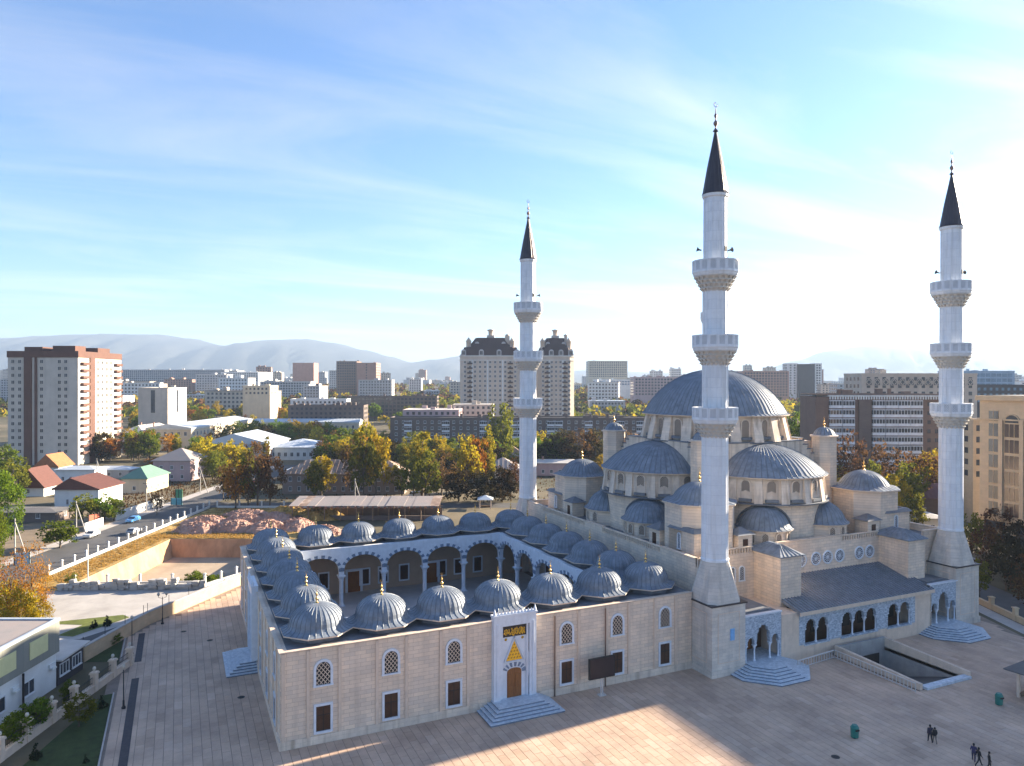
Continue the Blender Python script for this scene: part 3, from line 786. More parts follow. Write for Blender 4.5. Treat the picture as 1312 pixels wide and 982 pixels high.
# square tower blocks with pyramid roofs standing before the long wall
for x0,x1 in ((65.2,69.0),(90.7,94.4)):
    m = MB(); m.box(x0,x1,-1.0,V0+.1,0,13.0); b = wb(m, 'buttress_tower', M_stone, hall)
    e = .35; r = MB(); xa,xb,ya,yb = x0-e,x1+e,-1-e,5.4
    m = MB(); m.box(x0,x1,V0+.1,5.1,ZT,13.0); wb(m, 'tower_back', M_stone, b)
    r.box(xa,xb,ya,yb,13.0,13.14)
    r.frustum([(xa,ya),(xb,ya),(xb,yb),(xa,yb)],13.14,[((xa+xb)/2-.25,ya+2.2),((xa+xb)/2+.25,ya+2.2),((xa+xb)/2+.25,yb-2.2),((xa+xb)/2-.25,yb-2.2)],14.3)
    for k in range(1,6):
        t_ = k/6
        r.tube((xa+(xb-xa)*t_,ya,13.17),((xa+xb)/2+.25*(2*t_-1),ya+2.2,14.32),.05,n=4); r.tube((xa,ya+(yb-ya)*t_,13.17),((xa+xb)/2-.25,ya+2.2+(yb-ya-4.4)*t_,14.32),.05,n=4)
    wb(r, 'pyramid_roof', M_lead, b)
# lean-to with standing seam roof over the arcade
LX0, LX1, VF = 65.4, 92.0, -3.8
m = MB(); ze, zr = 6.45, 8.75
m.add([(LX0,VF-.45,ze),(LX1,VF-.45,ze),(LX1,V0,zr),(LX0,V0,zr),(LX0,VF-.45,ze-.4),(LX1,VF-.45,ze-.4),(LX1,V0,zr-.4),(LX0,V0,zr-.4)], [(0,1,2,3),(7,6,5,4),(0,4,5,1),(1,5,6,2),(3,7,4,0)])
lean = wb(m, 'lean_to_roof', M_lead, hall)
m = MB(); n = 46
for k in range(n+1):
    x = LX0+.05+(LX1-LX0-.1)*k/n
    m.add([(x-.035,VF-.47,ze),(x+.035,VF-.47,ze),(x+.035,V0,zr),(x-.035,V0,zr),(x-.035,VF-.47,ze+.1),(x+.035,VF-.47,ze+.1),(x+.035,V0,zr+.1),(x-.035,V0,zr+.1)], [(4,5,6,7),(0,1,5,4),(1,2,6,5),(3,0,4,7)])
wb(m, 'roof_seam', M_leadhi, lean)
m = MB(); m.box(LX0-.03,LX1+.03,VF-.56,VF-.47,ze-.5,ze-.02); wb(m, 'fascia', M_strip, lean)
# ground floor: plain piers, arcade bays, two porches in blue veined marble
m = MB(); m.box(62.6,65.7,VF,V0,0,6.35); m.box(88.4,92.0,VF,V0,0,6.2); m.box(65.7,88.4,VF,VF+.4,0,1.9)
wb(m, 'pier_wall', M_strip, hall)
def cusped(mb, w, a, zb, zs, za, zt, tk, mi=0, lobes=7):
    """bay with a many lobed arch"""
    A = []
    n = 28
    for i in range(n+1):
        t_ = PI*i/n; k = 1-.10*abs(math.sin(lobes*t_*.5*2))**.6
        x = a*math.cos(t_)*k; z = zs+(za-zs)*(math.sin(t_)**.8 if 0<i<n else 0)*(k if i not in (0,n) else 1)
        A.append((x if 0<i<n else a*(1 if i == 0 else -1), z))
    for y, fl in ((0,False),(tk,True)):
        def q(P): mb.add([(x,y,z) for x,z in P], [tuple(range(len(P))) if not fl else tuple(reversed(range(len(P))))], mi)
        q([(-w/2,zb),(-a,zb),(-a,zt),(-w/2,zt)]); q([(a,zb),(w/2,zb),(w/2,zt),(a,zt)])
        for (x0,z0),(x1,z1) in zip(A[:-1],A[1:]): q([(x1,z1),(x0,z0),(x0,zt),(x1,zt)])
    R_ = [(a,zb)]+A+[(-a,zb)]
    for (x0,z0),(x1,z1) in zip(R_[:-1],R_[1:]): mb.add([(x0,0,z0),(x1,0,z1),(x1,tk,z1),(x0,tk,z0)], [(0,1,2,3)], mi)
slim = MB(); slim.lathe([(.2,0),(.2,.12),(.12,.2),(.11,1.55),(.14,1.6),(.24,1.95)],10); slim.box(-.24,.24,-.22,.22,1.95,2.1); slim_me = slim.mesh('slender_column', M_white)
def arcade_bay(xs, w):
    """a group of arched windows sharing slender columns: xs centres, each w wide"""
    for x in xs:
        b = MB(); cusped(b, w, w/2-.14, 4.0, 4.05, 5.25, 6.1, .45); o = b.build('cusped_arch', M_blue, hall, P_(hall,(x,VF,0)))
    for k in range(len(xs)+1):
        x = xs[0]-w/2+w*k
        inst('slender_column', slim_me, hall, P_(hall,(x,VF+.22,1.92)))
    b = MB(); b.box(xs[0]-w/2-.15,xs[-1]+w/2+.15,VF-.12,VF+.45,1.72,1.92); wb(b, 'sill', M_blue, hall)
w1 = (71.15-66.75)/2; w2 = (80.5-73.5)/3; w3 = (87.45-82.7)/2
arcade_bay([66.75+w1*(k+.5) for k in range(2)], w1); arcade_bay([73.5+w2*(k+.5) for k in range(3)], w2); arcade_bay([82.7+w3*(k+.5) for k in range(2)], w3)
for x0,x1 in ((65.7,66.75),(71.15,73.5),(80.5,82.7),(87.45,88.4)):
    m = MB(); m.box(x0,x1,VF-.02,VF+.4,1.9,6.1); wb(m, 'marble_pier', M_blue, hall)
m = MB(); m.box(65.7,88.4,VF+2.6,VF+2.9,0,6.2); wb(m, 'arcade_back_wall', M_blind, hall)
for k in range(7):
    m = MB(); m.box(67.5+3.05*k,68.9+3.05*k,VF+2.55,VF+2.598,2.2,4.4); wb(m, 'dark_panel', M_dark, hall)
def porch(xc, side):
    w = 6.1; x0,x1 = xc-w/2,xc+w/2
    b = MB(); zf = 1.05
    for xx,ww,za in ((-2.05,1.5,4.2),(0,2.6,5.75),(2.05,1.5,4.2)):
        s = MB(); cusped(s, ww, ww/2-.10, 3.15, 3.2, za, 6.85, .5)
        b.add([(p[0]+xx,p[1],p[2]) for p in s.v], s.f)
    b.box(-w/2,-2.8,0,.5,0,6.85); b.box(2.8,w/2,0,.5,0,6.85)
    o = b.build('porch_front', M_blue, hall, P_(hall,(xc,VF,0)))
    for xx in (-2.8,-1.3,1.3,2.8): inst('slender_column', slim_me, o, (xx,.25,zf))
    r = MB(); r.box(-w/2,w/2,.02,V0-VF,6.6,6.87); r.box(-w/2+.9,w/2-.9,1.2,V0-VF-1.5,6.87,7.05); r.build('porch_roof', M_leaddk, o)
    r = MB(); r.box(-w/2-.05,w/2+.05,-.1,.5,6.87,7.02); r.build('porch_coping', M_white, o)
    r = MB(); r.box(-w/2,w/2,3.6,3.9,0,6.6); r.build('porch_back_wall', M_blind, o)
    r = MB(); r.box(-1.1,1.1,3.55,3.598,1.1,4.6); r.build('porch_door', M_wood, o)
    n = 6
    for k in range(n):
        R_ = 2.9+(n-1-k)*.52
        P = [(R_*math.cos(PI+PI/8+PI/4*i)/math.cos(PI/8), R_*math.sin(PI+PI/8+PI/4*i)/math.cos(PI/8)) for i in range(-1,5)]
        P = [(x, min(y,0)) for x,y in [(-R_/math.cos(PI/8)*math.cos(PI/8),.02)]+P[1:5]+[(R_,.02)]]
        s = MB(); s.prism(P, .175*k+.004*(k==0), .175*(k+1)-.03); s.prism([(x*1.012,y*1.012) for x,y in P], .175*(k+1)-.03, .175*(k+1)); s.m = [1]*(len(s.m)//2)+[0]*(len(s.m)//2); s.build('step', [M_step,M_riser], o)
    r = MB(); r.box(-w/2,w/2,.0,3.6,.9,1.05); r.build('porch_floor', M_step, o)
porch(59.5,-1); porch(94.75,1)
# windows of the long wall: twin arches in the recess, round lattice windows above the lean-to
REC = make_window(.8,1.9,M_white,M_dark,M_white,.15,grid=.3)
for x in (59.3,61.2,62.9): place_window(REC, hall, P_(hall,(x,V0,9.0)), 0)
ro = MB(); ro.lathe([(1.02,0),(1.02,.14),(.80,.16),(.78,.04)],24); rnd_me = ro.mesh('round_window', M_white)
rp_ = MB(); rp_.lathe([(.02,.05),(.80,.05)],24); rpan_me = rp_.mesh('pane', M_glass)
rg = MB()
for k in range(6):
    a = PI*k/6; rg.tube((-.8*math.cos(a),-.8*math.sin(a),.09),(.8*math.cos(a),.8*math.sin(a),.09),.035,n=4)
for r_ in (.3,.56):
    for i in range(16): rg.tube((r_*math.cos(PI*i/8),r_*math.sin(PI*i/8),.09),(r_*math.cos(PI*(i+1)/8),r_*math.sin(PI*(i+1)/8),.09),.035,n=4)
rg_me = rg.mesh('grille', M_white)
for x in (72.0,74.9,77.3,79.8,84.0,86.3):
    o = inst('round_window', rnd_me, hall, P_(hall,(x+2.2,V0,10.6))); o.rotation_euler = (PI/2,0,0); inst('pane', rpan_me, o); inst('grille', rg_me, o)

# ---- upper tiers
core = MB(); core.box(CU-11.2,CU+11.2,CV-11.2,CV+11.2,ZT,27.0); wb(core, 'core_block', M_stone, hall)
DW = make_window(1.25,2.75,M_stone2,M_glass,M_strip,.2,grid=.34)
EX = make_window(.85,1.45,M_stone2,M_glass,M_strip,.16,grid=.3)
# main drum and dome
dr = MB(); dr.lathe([(12.1,26.9),(12.1,27.25),(11.7,27.3),(11.62,31.3)], 80, smooth=False); wb_ = dr
dr.v = [(a+CU,b+CV,c) for a,b,c in dr.v]; wb(dr, 'drum', M_stone2, hall)
lb = MB(); lb.lathe([(11.0,26.98),(12.7,26.98),(12.7,27.12),(12.1,27.26)], 80, (CU,CV), smooth=False); wb(lb, 'drum_ledge', M_leaddk, hall)
NW = 20
bt = MB()
P = [(-.85,-1.25,27.2),(.85,-1.25,27.2),(.85,.5,27.2),(-.85,.5,27.2),(-.7,-.28,31.35),(.7,-.28,31.35),(.7,.5,31.35),(-.7,.5,31.35)]
bt.add(P, [(4,5,6,7),(0,1,5,4),(1,2,6,5),(2,3,7,6),(3,0,4,7)]); bt_me = bt.mesh('drum_buttress', M_stone2)
sl = MB(); sl.box(-.95,.95,-.55,0,-.42,0); sl_me = sl.mesh('window_apron', M_leaddk)
PH = 2*PI*.5/NW-YAW
for k in range(NW):
    a = PH+2*PI*k/NW
    o = place_window(DW, hall, (11.68*math.cos(a),11.68*math.sin(a),28.0), a+PI/2); inst('apron', sl_me, o)
    a += PI/NW
    inst('drum_buttress', bt_me, hall, (11.62*math.cos(a),11.62*math.sin(a),0), a+PI/2)
dm = MB()
dm.lathe([(11.5,31.25),(12.55,31.28),(12.62,31.45)], 96, (CU,CV), mi=2, smooth=False)
ribbed(dm, [(12.62,31.45),(12.3,31.62)]+cap_profile(12.12,7.45,31.75,12), (CU,CV), 88, rib=.06, rw=.18)
o = wb(dm, 'main_dome', [M_lead,M_leadhi,M_strip], hall); inst('finial', FIN_BIG, o, (CU,CV,39.1))
# stepped arch walls between corner turrets, half domes, exedrae, on all four sides
def side(rz):
    root = hall
    def B_(mb, name, mats, par=None):
        o = mb.build(name, mats, par or hall)
        if par is None: o.rotation_euler[2] = rz
        return o
    s = MB(); c = MB()
    S = [(0,8.4,27.3),(8.4,9.3,26.6),(9.3,10.2,25.85),(10.2,11.0,25.1),(11.0,11.8,24.3),(11.8,12.6,23.4)]
    for x0,x1,z in S:
        for sg in ((1,-1) if x0 else (0,)):
            a,b = (-x1,x1) if sg == 0 else ((x0,x1) if sg > 0 else (-x1,-x0))
            s.box(a,b,-12.3,-11.15,ZT,z-.13); c.box(a-.12,b+.12,-12.42,-11.0,z-.13,z)
            if sg: c.box(a,b,-11.0,-8.6,z-.9,z-.13)
    w_ = B_(s, 'stepped_wall', M_stone2); B_(c, 'step_cap', M_leaddk, w_)
    # half dome
    A0_, A1_ = PI, 2*PI
    d = MB(); c0 = (0,-11.3)
    d.lathe([(9.3,22.30),(10.15,22.33),(10.22,22.5)], 48, c0, A0_, A1_, mi=2, smooth=False)
    ribbed(d, [(10.22,22.5),(9.9,22.66)]+cap_profile(9.72,4.25,22.75,9), c0, 34, A0_, A1_, rib=.06, rw=.18)
    B_(d, 'half_dome', [M_lead,M_leadhi,M_strip])
    dr = MB(); dr.lathe([(9.65,18.55),(9.4,22.35)], 48, c0, A0_, A1_, smooth=False); B_(dr, 'half_drum', M_stone2)
    lg = MB(); lg.lathe([(9.1,18.42),(10.35,18.42),(10.4,18.6),(9.5,18.7)], 48, c0, A0_, A1_, smooth=False); B_(lg, 'ledge', M_leaddk)
    lw = MB(); lw.lathe([(9.2,ZT),(9.2,18.45)], 20, c0, A0_, A1_, smooth=False); B_(lw, 'lower_wall', M_stone)
    ca, sa = math.cos(rz), math.sin(rz)
    def T(x,y): return (x*ca-y*sa, x*sa+y*ca)
    n = 8
    for k in range(n):
        a = PI+PI*(k+.5)/n
        x,y = T(c0[0]+9.5*math.cos(a), c0[1]+9.5*math.sin(a)); o = place_window(DW, hall, (x,y,19.25), a+PI/2+rz); inst('apron', sl_me, o)
    hb = MB(); hb.add([(-.62,-.75,18.6),(.62,-.75,18.6),(.62,.4,18.6),(-.62,.4,18.6),(-.52,-.2,22.36),(.52,-.2,22.36),(.52,.4,22.36),(-.52,.4,22.36)], [(4,5,6,7),(0,1,5,4),(1,2,6,5),(2,3,7,6),(3,0,4,7)])
    hb_me = hb.mesh('half_drum_buttress', M_stone2)
    for k in range(n+1):
        a = PI+PI*k/n
        x,y = T(c0[0]+9.4*math.cos(a), c0[1]+9.4*math.sin(a)); inst('half_drum_buttress', hb_me, hall, (x,y,0), a+PI/2+rz)
    for sx in (-1,1):
        ce = (5.8*sx,-18.15); R_ = 3.85
        e = MB(); e.lathe([(R_,ZT),(R_-.03,15.05)], 12, ce, smooth=False); eo = B_(e, 'exedra_wall', M_stone)
        d = MB(); d.lathe([(R_-.1,14.95),(R_+.42,14.98),(R_+.45,15.12)], 24, ce, mi=2, smooth=False)
        ribbed(d, [(R_+.45,15.12),(R_+.1,15.3),(R_-.1,15.5)]+cap_profile(R_-.2,2.7,15.6,7), ce, 30, rib=.045, rw=.17)
        B_(d, 'exedra_dome', [M_lead,M_leadhi,M_strip])
        ar = MB()                                                # moulded arch on the wall over the exedra
        th0 = math.atan2(ce[1]-c0[1], ce[0]); pts = []
        for i in range(15):
            t_ = PI*i/14; da = 4.0*math.cos(t_)/9.28; zz = 15.1+3.2*math.sin(t_)
            pts.append((c0[0]+9.28*math.cos(th0+da), c0[1]+9.28*math.sin(th0+da), zz))
        for p,q in zip(pts[:-1],pts[1:]): ar.tube(p,q,.17,n=5)
        B_(ar, 'arch_moulding', M_leaddk, eo)
        for k in range(5):
            a = math.atan2(ce[1]-c0[1]*0-(-12),ce[0]) ; a = th0+(k-2)*PI/6
            x,y = T(ce[0]+(R_-.08)*math.cos(a), ce[1]+(R_-.08)*math.sin(a)); place_window(EX, hall, (x,y,13.25), a+PI/2+rz)
for r_ in range(4): side(r_*PI/2)
# corner turrets and corner domes
tu = MB(); tu.lathe([(2.05,ZT),(2.05,27.75)], 8, a0=PI/8, a1=2*PI+PI/8, smooth=False); tu_me = tu.mesh('corner_turret', M_stone)
te = MB(); te.lathe([(2.0,27.7),(2.38,27.75),(2.38,27.95),(1.7,28.1)],8,a0=PI/8,a1=2*PI+PI/8,smooth=False,mi=2); ribbed(te,[(1.75,28.08)]+cap_profile(1.68,1.25,28.15,6),(0,0),16,rib=.04,rw=.25); te_me = te.mesh('turret_cap', [M_lead,M_leadhi,M_strip])
cbm = MB(); R8 = 4.75/math.cos(PI/8)
cbm.lathe([(R8,ZT),(R8,19.45)],8,a0=PI/8,a1=2*PI+PI/8,smooth=False); cbm.box(-4.75,1.0,-4.75,1.0,ZT,16.0); cb2_me = cbm.mesh('corner_block', M_stone)
cdm = MB(); cdm.lathe([(R8-.2,19.4),(R8+.42,19.42),(R8+.42,19.62)],8,a0=PI/8,a1=2*PI+PI/8,smooth=False,mi=2)
def fn8(r,z,a,k):
    b = [1,.8,.15][k] if k < 3 else 0
    return r*(1-b)+octa(a,r)*b
ribbed(cdm, [(5.15,19.62),(4.3,19.85),(3.86,20.1)]+cap_profile(3.78,2.2,20.2,8), (0,0), 36, rib=.06, rw=.25, fn=fn8); cd_me = cdm.mesh('corner_dome', [M_lead,M_leadhi,M_strip])
cr_ = MB()
cr_.frustum([(-5.05,-5.05),(1.0,-5.05),(1.0,-4.0),(-5.05,-4.0)],16.0,[(-4.6,-4.6),(.6,-4.6),(.6,-4.0),(-4.6,-4.0)],16.5)
cr_.frustum([(-5.05,-4.0),(-4.0,-4.0),(-4.0,1.0),(-5.05,1.0)],16.0,[(-4.6,-4.0),(-4.0,-4.0),(-4.0,.6),(-4.6,.6)],16.5); cr_me = cr_.mesh('corner_roof', M_leaddk)
st = MB(); st.box(-1.3,1.3,-1.2,1.2,ZT,15.2); st_me = st.mesh('stair_house', M_stone)
sr = MB(); sr.frustum([(-1.7,-1.6),(1.7,-1.6),(1.7,1.6),(-1.7,1.6)],15.2,[(-.2,-.1),(.2,-.1),(.2,.1),(-.2,.1)],16.1); sr_me = sr.mesh('stair_house_roof', M_leaddk)
sdm = MB(); sdm.box(-.45,.45,-1.25,-1.2,ZT+.1,14.6); sd_me = sdm.mesh('stair_house_door', M_blind)
SLIT = make_window(.6,2.1,M_white,M_glass,M_white,.12,grid=.3)
for k in range(4):
    rz = PI/2*k; c_, s_ = math.cos(rz), math.sin(rz)
    def T2(x,y): return (x*c_-y*s_, x*s_+y*c_)
    x,y = T2(-12.7,-12.7); o = inst('corner_turret', tu_me, hall, (x,y,0), rz); e = inst('turret_cap', te_me, o); inst('finial', FIN, e, (0,0,29.35))
    x,y = T2(-17,-17); o = inst('corner_block', cb2_me, hall, (x,y,0), rz); e = inst('corner_dome', cd_me, o); inst('finial', FIN_BIG, e, (0,0,22.35)); inst('corner_roof', cr_me, o)
    place_window(SLIT, o, (0,-4.77,16.6) if 0 else (-1.5,-4.77,13.4), 0); place_window(SLIT, o, (-4.77,-1.5,13.4), -PI/2)
    for (sx,sy,rr) in ((-13.0,-20.9,0),(-20.9,-13.0,-PI/2)):
        x,y = T2(sx,sy); o = inst('stair_house', st_me, hall, (x,y,0), rz+rr); inst('stair_house_roof', sr_me, o); inst('stair_house_door', sd_me, o)

# ---- display screen before the courtyard wall
scr = empty('display_screen', (36.1,-2.2,0)); tag(scr, 'dark rectangular display screen on a steel post before the courtyard wall', 'screen')
m = MB(); m.box(-1.75,1.75,-.14,.14,2.05,4.5); m.build('housing', M_iron, scr)
m = MB(); m.box(-1.62,1.62,-.16,-.142,2.17,4.38); m.build('display_panel', mat('screen_off',(.028,.018,.022),.35,var=.15), scr)
m = MB(); m.tube((-.12,0,.05),(-.12,0,2.05),.07,n=8); m.tube((.12,0,.05),(.12,0,2.05),.07,n=8); m.build('post', M_rail, scr)
m = MB(); m.box(-.45,.45,-.35,.35,.0,.09); m.build('foot_plate', M_rail, scr)
# ================================================================== NEIGHBOURHOOD MATERIALS
def wallmat(n, c, **k): return mat(n, c, .85, var=k.pop('var',.12), scale=k.pop('scale',.25), streak=k.pop('streak',(.5,.3,tuple(x*.6 for x in c))), **k)
W_white = wallmat('render_white', (.64,.64,.62)); W_grey = wallmat('render_grey', (.40,.39,.40)); W_cream = wallmat('render_cream', (.60,.50,.36)); W_beige = wallmat('render_beige', (.52,.44,.36))
W_pink = wallmat('render_pink', (.46,.33,.32)); W_brick = wallmat('brick_brown', (.20,.135,.105), brick=(.5,.16,(.6,.55,.5),.7)); W_brick2 = wallmat('brick_red', (.36,.21,.16)); W_panel = wallmat('concrete_panel', (.46,.45,.45), brick=(3.2,2.9,(.55,.55,.55),.6))
W_tower = wallmat('tower_render', (.53,.475,.41)); W_rust = wallmat('tower_terracotta', (.125,.062,.046)); W_tan = wallmat('office_tan', (.56,.42,.27), brick=(1.4,.7,(.8,.78,.75),.5)); W_blue = wallmat('panel_blue', (.30,.40,.50)); W_dkpan = wallmat('cladding_dark', (.055,.05,.055)); W_mans = wallmat('mansard_brown', (.075,.05,.048)); W_drab = wallmat('old_brick', (.155,.12,.105), brick=(.6,.2,(.6,.58,.55),.7))
R_brown = mat('roof_tile_brown', (.11,.042,.03), .7, var=.2, scale=.8, stretch=(1,1,3)); R_orange = mat('roof_orange', (.36,.13,.05), .75, var=.2, scale=.8); R_green = mat('roof_green', (.13,.23,.17), .6, var=.12, scale=.5)
R_grey = mat('roof_slate_sheet', (.30,.27,.255), .8, var=.22, scale=.3, detail=9, col2=(.27,.22,.20)); R_rust = mat('roof_rusty_sheet', (.27,.17,.12), .75, var=.3, scale=.25, detail=9, ramp=[(.3,(.20,.12,.085)),(.55,(.33,.23,.17)),(.75,(.62,.56,.50))])
R_zinc = mat('roof_pale_metal', (.52,.56,.60), .5, .15, var=.12, scale=.3); R_bitu = mat('roof_bitumen', (.13,.12,.115), .9, var=.3, scale=.2, detail=9); R_pale = mat('roof_pale_screed', (.50,.46,.42), .9, var=.25, scale=.15, detail=9)
G_win = mat('window_glass', (.05,.055,.065), .12, var=.5, scale=.35, spec=.6); G_blue = mat('window_glass_blue', (.12,.20,.28), .1, var=.4, scale=.3, spec=.6); G_frame = mat('window_frame_white', (.62,.62,.62), .6, var=.08); G_balc = mat('balcony_sheet', (.66,.67,.69), .7, var=.18, scale=.5); G_yel = mat('shutter_yellow', (.62,.58,.30), .6, var=.06)
M_shed = mat('weathered_timber', (.22,.15,.10), .9, var=.3, scale=1.5); M_fencew = mat('fence_white', (.60,.58,.55), .85, var=.12, scale=.9); M_rubble = mat('rubble_stone', (.33,.30,.27), .95, island=[(.40,.37,.33),(.24,.22,.20),(.46,.43,.39),(.16,.145,.13)], var=.2, scale=1.5)
M_sheetb = mat('sheet_turquoise', (.10,.34,.40), .6, var=.15); M_doorred = mat('gate_red', (.42,.10,.05), .6, var=.15); M_dgreen = mat('billboard_green', (.04,.22,.12), .5, var=.15)
F_PX = 930.4885
def Xp(px, D): return (px-656.0)/F_PX*D
def Zp(py, D): return 37.0-(py-488.8)/F_PX*D
def city_thing(name, X, D, label, cat, group=None):
    return tag(empty(name, city(X,D), -YAW), label, cat, group)
def win_mesh(w, h, frame=G_frame, glass=G_win, mull=1, proud=.07):
    m = MB(); a, t_ = w/2, min(.12,w*.09)
    for q in ((-a,-a+t_,0,h),(a-t_,a,0,h),(-a+t_,a-t_,0,t_),(-a+t_,a-t_,h-t_,h)): m.box(q[0],q[1],-proud,.03,q[2],q[3],0)
    for k in range(mull):
        x = -a+w*(k+1)/(mull+1); m.box(x-t_*.4,x+t_*.4,-proud*.8,.03,t_,h-t_,0)
    m.box(-a+t_,a-t_,-proud*.35,.02,t_,h-t_,1); m.box(-a-.08,a+.08,-proud-.10,.03,-.08,0,0)
    return m.mesh('window', [frame, glass])
WM = {}
def wmesh(w, h, frame=G_frame, glass=G_win, mull=1):
    k = (round(w,2),round(h,2),frame.name,glass.name,mull)
    if k not in WM: WM[k] = win_mesh(w,h,frame,glass,mull)
    return WM[k]
def face_frame(face, w, dep):
    """local origin, rotation and length of a face of a box 0..dep deep and w wide centred on x"""
    return {'f': ((-w/2,0),0,w), 'r': ((w/2,0),PI/2,dep), 'l': ((-w/2,dep),-PI/2,dep), 'b': ((w/2,dep),PI,w)}[face]
def windows(parent, face, w, dep, z0, dz, rows, xs, ww, wh, frame=G_frame, glass=G_win, mull=1, joined=False, skip=None, name='window'):
    """xs: positions along the face in metres; rows floors from z0 with step dz"""
    (ox,oy),rz,L = face_frame(face,w,dep); c, s = math.cos(rz), math.sin(rz)
    me = wmesh(ww,wh,frame,glass,mull)
    if joined:
        mb = MB(); a = ww/2
        for r in range(rows):
            for i,x in enumerate(xs):
                if skip and skip(r,i): continue
                z = z0+dz*r
                P = [(x-a,-.06,z),(x+a,-.06,z),(x+a,-.06,z+wh),(x-a,-.06,z+wh),(x-a,.02,z),(x+a,.02,z),(x+a,.02,z+wh),(x-a,.02,z+wh)]
                mb.add([(ox+p[0]*c-p[1]*s, oy+p[0]*s+p[1]*c, p[2]) for p in P], [(0,1,2,3),(0,4,5,1),(1,5,6,2),(2,6,7,3),(3,7,4,0)])
        if mb.f:
            o = mb.build('window_band', glass, parent); o['kind'] = 'stuff'
        return
    for r in range(rows):
        for i,x in enumerate(xs):
            if skip and skip(r,i): continue
            inst(name, me, parent, (ox+x*c, oy+x*s, z0+dz*r), rz)
def spread(L, n, m=1.2): return [m+(L-2*m)*(k+.5)/n for k in range(n)]
def roof_flat(parent, w, dep, h, m_roof, par=.8, m_wall=None, clutter=0, seed=0):
    b = MB(); b.box(-w/2+.25,w/2-.25,.25,dep-.25,h,h+.12); o = b.build('roof', m_roof, parent)
    p = MB(); q = MB()
    p.box(-w/2-.12,w/2+.12,-.12,.28,h,h+par); p.box(-w/2-.12,w/2+.12,dep-.28,dep+.12,h,h+par); p.box(-w/2-.12,-w/2+.28,.28,dep-.28,h,h+par); p.box(w/2-.28,w/2+.12,.28,dep-.28,h,h+par)
    p.build('parapet', m_wall or m_roof, parent)
    r = random.Random(seed)
    for k in range(clutter):
        x = r.uniform(-w/2+2,w/2-2); y = r.uniform(1.5,max(1.6,dep-2)); s = r.uniform(.5,1.6); hh = r.uniform(.8,2.2)
        q.box(x-s,x+s,y-s*.7,y+s*.7,h+.1,h+.1+hh); q.box(x-s-.12,x+s+.12,y-s*.7-.12,y+s*.7+.12,h+.1+hh,h+.22+hh)
    if clutter: q.build('roof_vent', m_wall or m_roof, o)
    return o
def roof_hip(parent, w, dep, h, rise, m_roof, ov=.6, gable=False, ridge_x=True, rib=0.0, name='roof', off=0.0):
    b = MB(); x0,x1,y0,y1 = -w/2-ov,w/2+ov,-ov,dep+ov; z0, z1 = h-.05, h+rise
    if ridge_x:
        i = 0 if gable else min((y1-y0)/2,(x1-x0)/2-.2); ym = (y0+y1)/2+off
        R = [(x0+i,ym,z1),(x1-i,ym,z1)]
        V = [(x0,y0,z0),(x1,y0,z0),(x1,y1,z0),(x0,y1,z0)]+R
        Fs = [(0,1,5,4),(2,3,4,5),(1,2,5),(3,0,4)]
    else:
        i = 0 if gable else min((x1-x0)/2,(y1-y0)/2-.2); xm = (x0+x1)/2+off
        V = [(x0,y0,z0),(x1,y0,z0),(x1,y1,z0),(x0,y1,z0),(xm,y0+i,z1),(xm,y1-i,z1)]
        Fs = [(0,1,4),(1,2,5,4),(2,3,5),(3,0,4,5)]
    n = len(V); b.add(V+[(a,c,d-.22) for a,c,d in V[:4]], Fs+[(0,6,7,1),(1,7,8,2),(2,8,9,3),(3,9,6,0),(9,8,7,6)])
    if rib:                                                      # sheet joints running down the slopes
        nx = int((x1-x0)/rib)
        for k in range(1,nx):
            x = x0+(x1-x0)*k/nx
            if ridge_x:
                t_ = 1.0
                if not gable: t_ = min(1.0,(x-x0)/max(i,.01),(x1-x)/max(i,.01))
                for ya in (y0,y1):
                    b.tube((x,ya,z0+.03),(x,ya+(ym-ya)*t_,z0+(z1-z0)*t_+.03),.05,n=4)
    return b.build(name, m_roof, parent)
def simple_block(name, px0, px1, pytop, D, dep, label, cat, m_wall, m_roof, group=None, floors=None, fh=3.0, nf=None, nr=None, joined=True, side=None, ww=1.4, wh=1.5, glass=G_win, par=.7, clutter=3, base=0.0, h=None):
    X0, X1 = Xp(px0,D), Xp(px1,D); w = X1-X0; h = h or Zp(pytop,D)
    if D > 550 and ww == 1.4: ww, wh = 2.0, 1.8
    t_ = city_thing(name, (X0+X1)/2, D, label, cat, group)
    base = gz(D)-1.0; b = MB(); b.box(-w/2,w/2,0,dep,base,h); b.build('wall', m_wall, t_)
    roof_flat(t_, w, dep, h, m_roof, par, m_wall, clutter, seed=int(px0))
    rows = floors or max(1,int((h-2)/fh)); rows = max(1,min(rows,int((h-gz(D)-wh-.5)/fh)+1)); z0 = h-.9-wh-(rows-1)*fh
    windows(t_,'f',w,dep,z0,fh,rows,spread(w,nf or max(1,int(w/3.2))),ww,wh,glass=glass,joined=joined)
    sd = side or ('r' if (X0+X1) < 0 else 'l')
    windows(t_,sd,w,dep,z0,fh,rows,spread(dep,nr or max(1,int(dep/3.4))),ww,wh,glass=glass,joined=joined)
    return t_, w, h

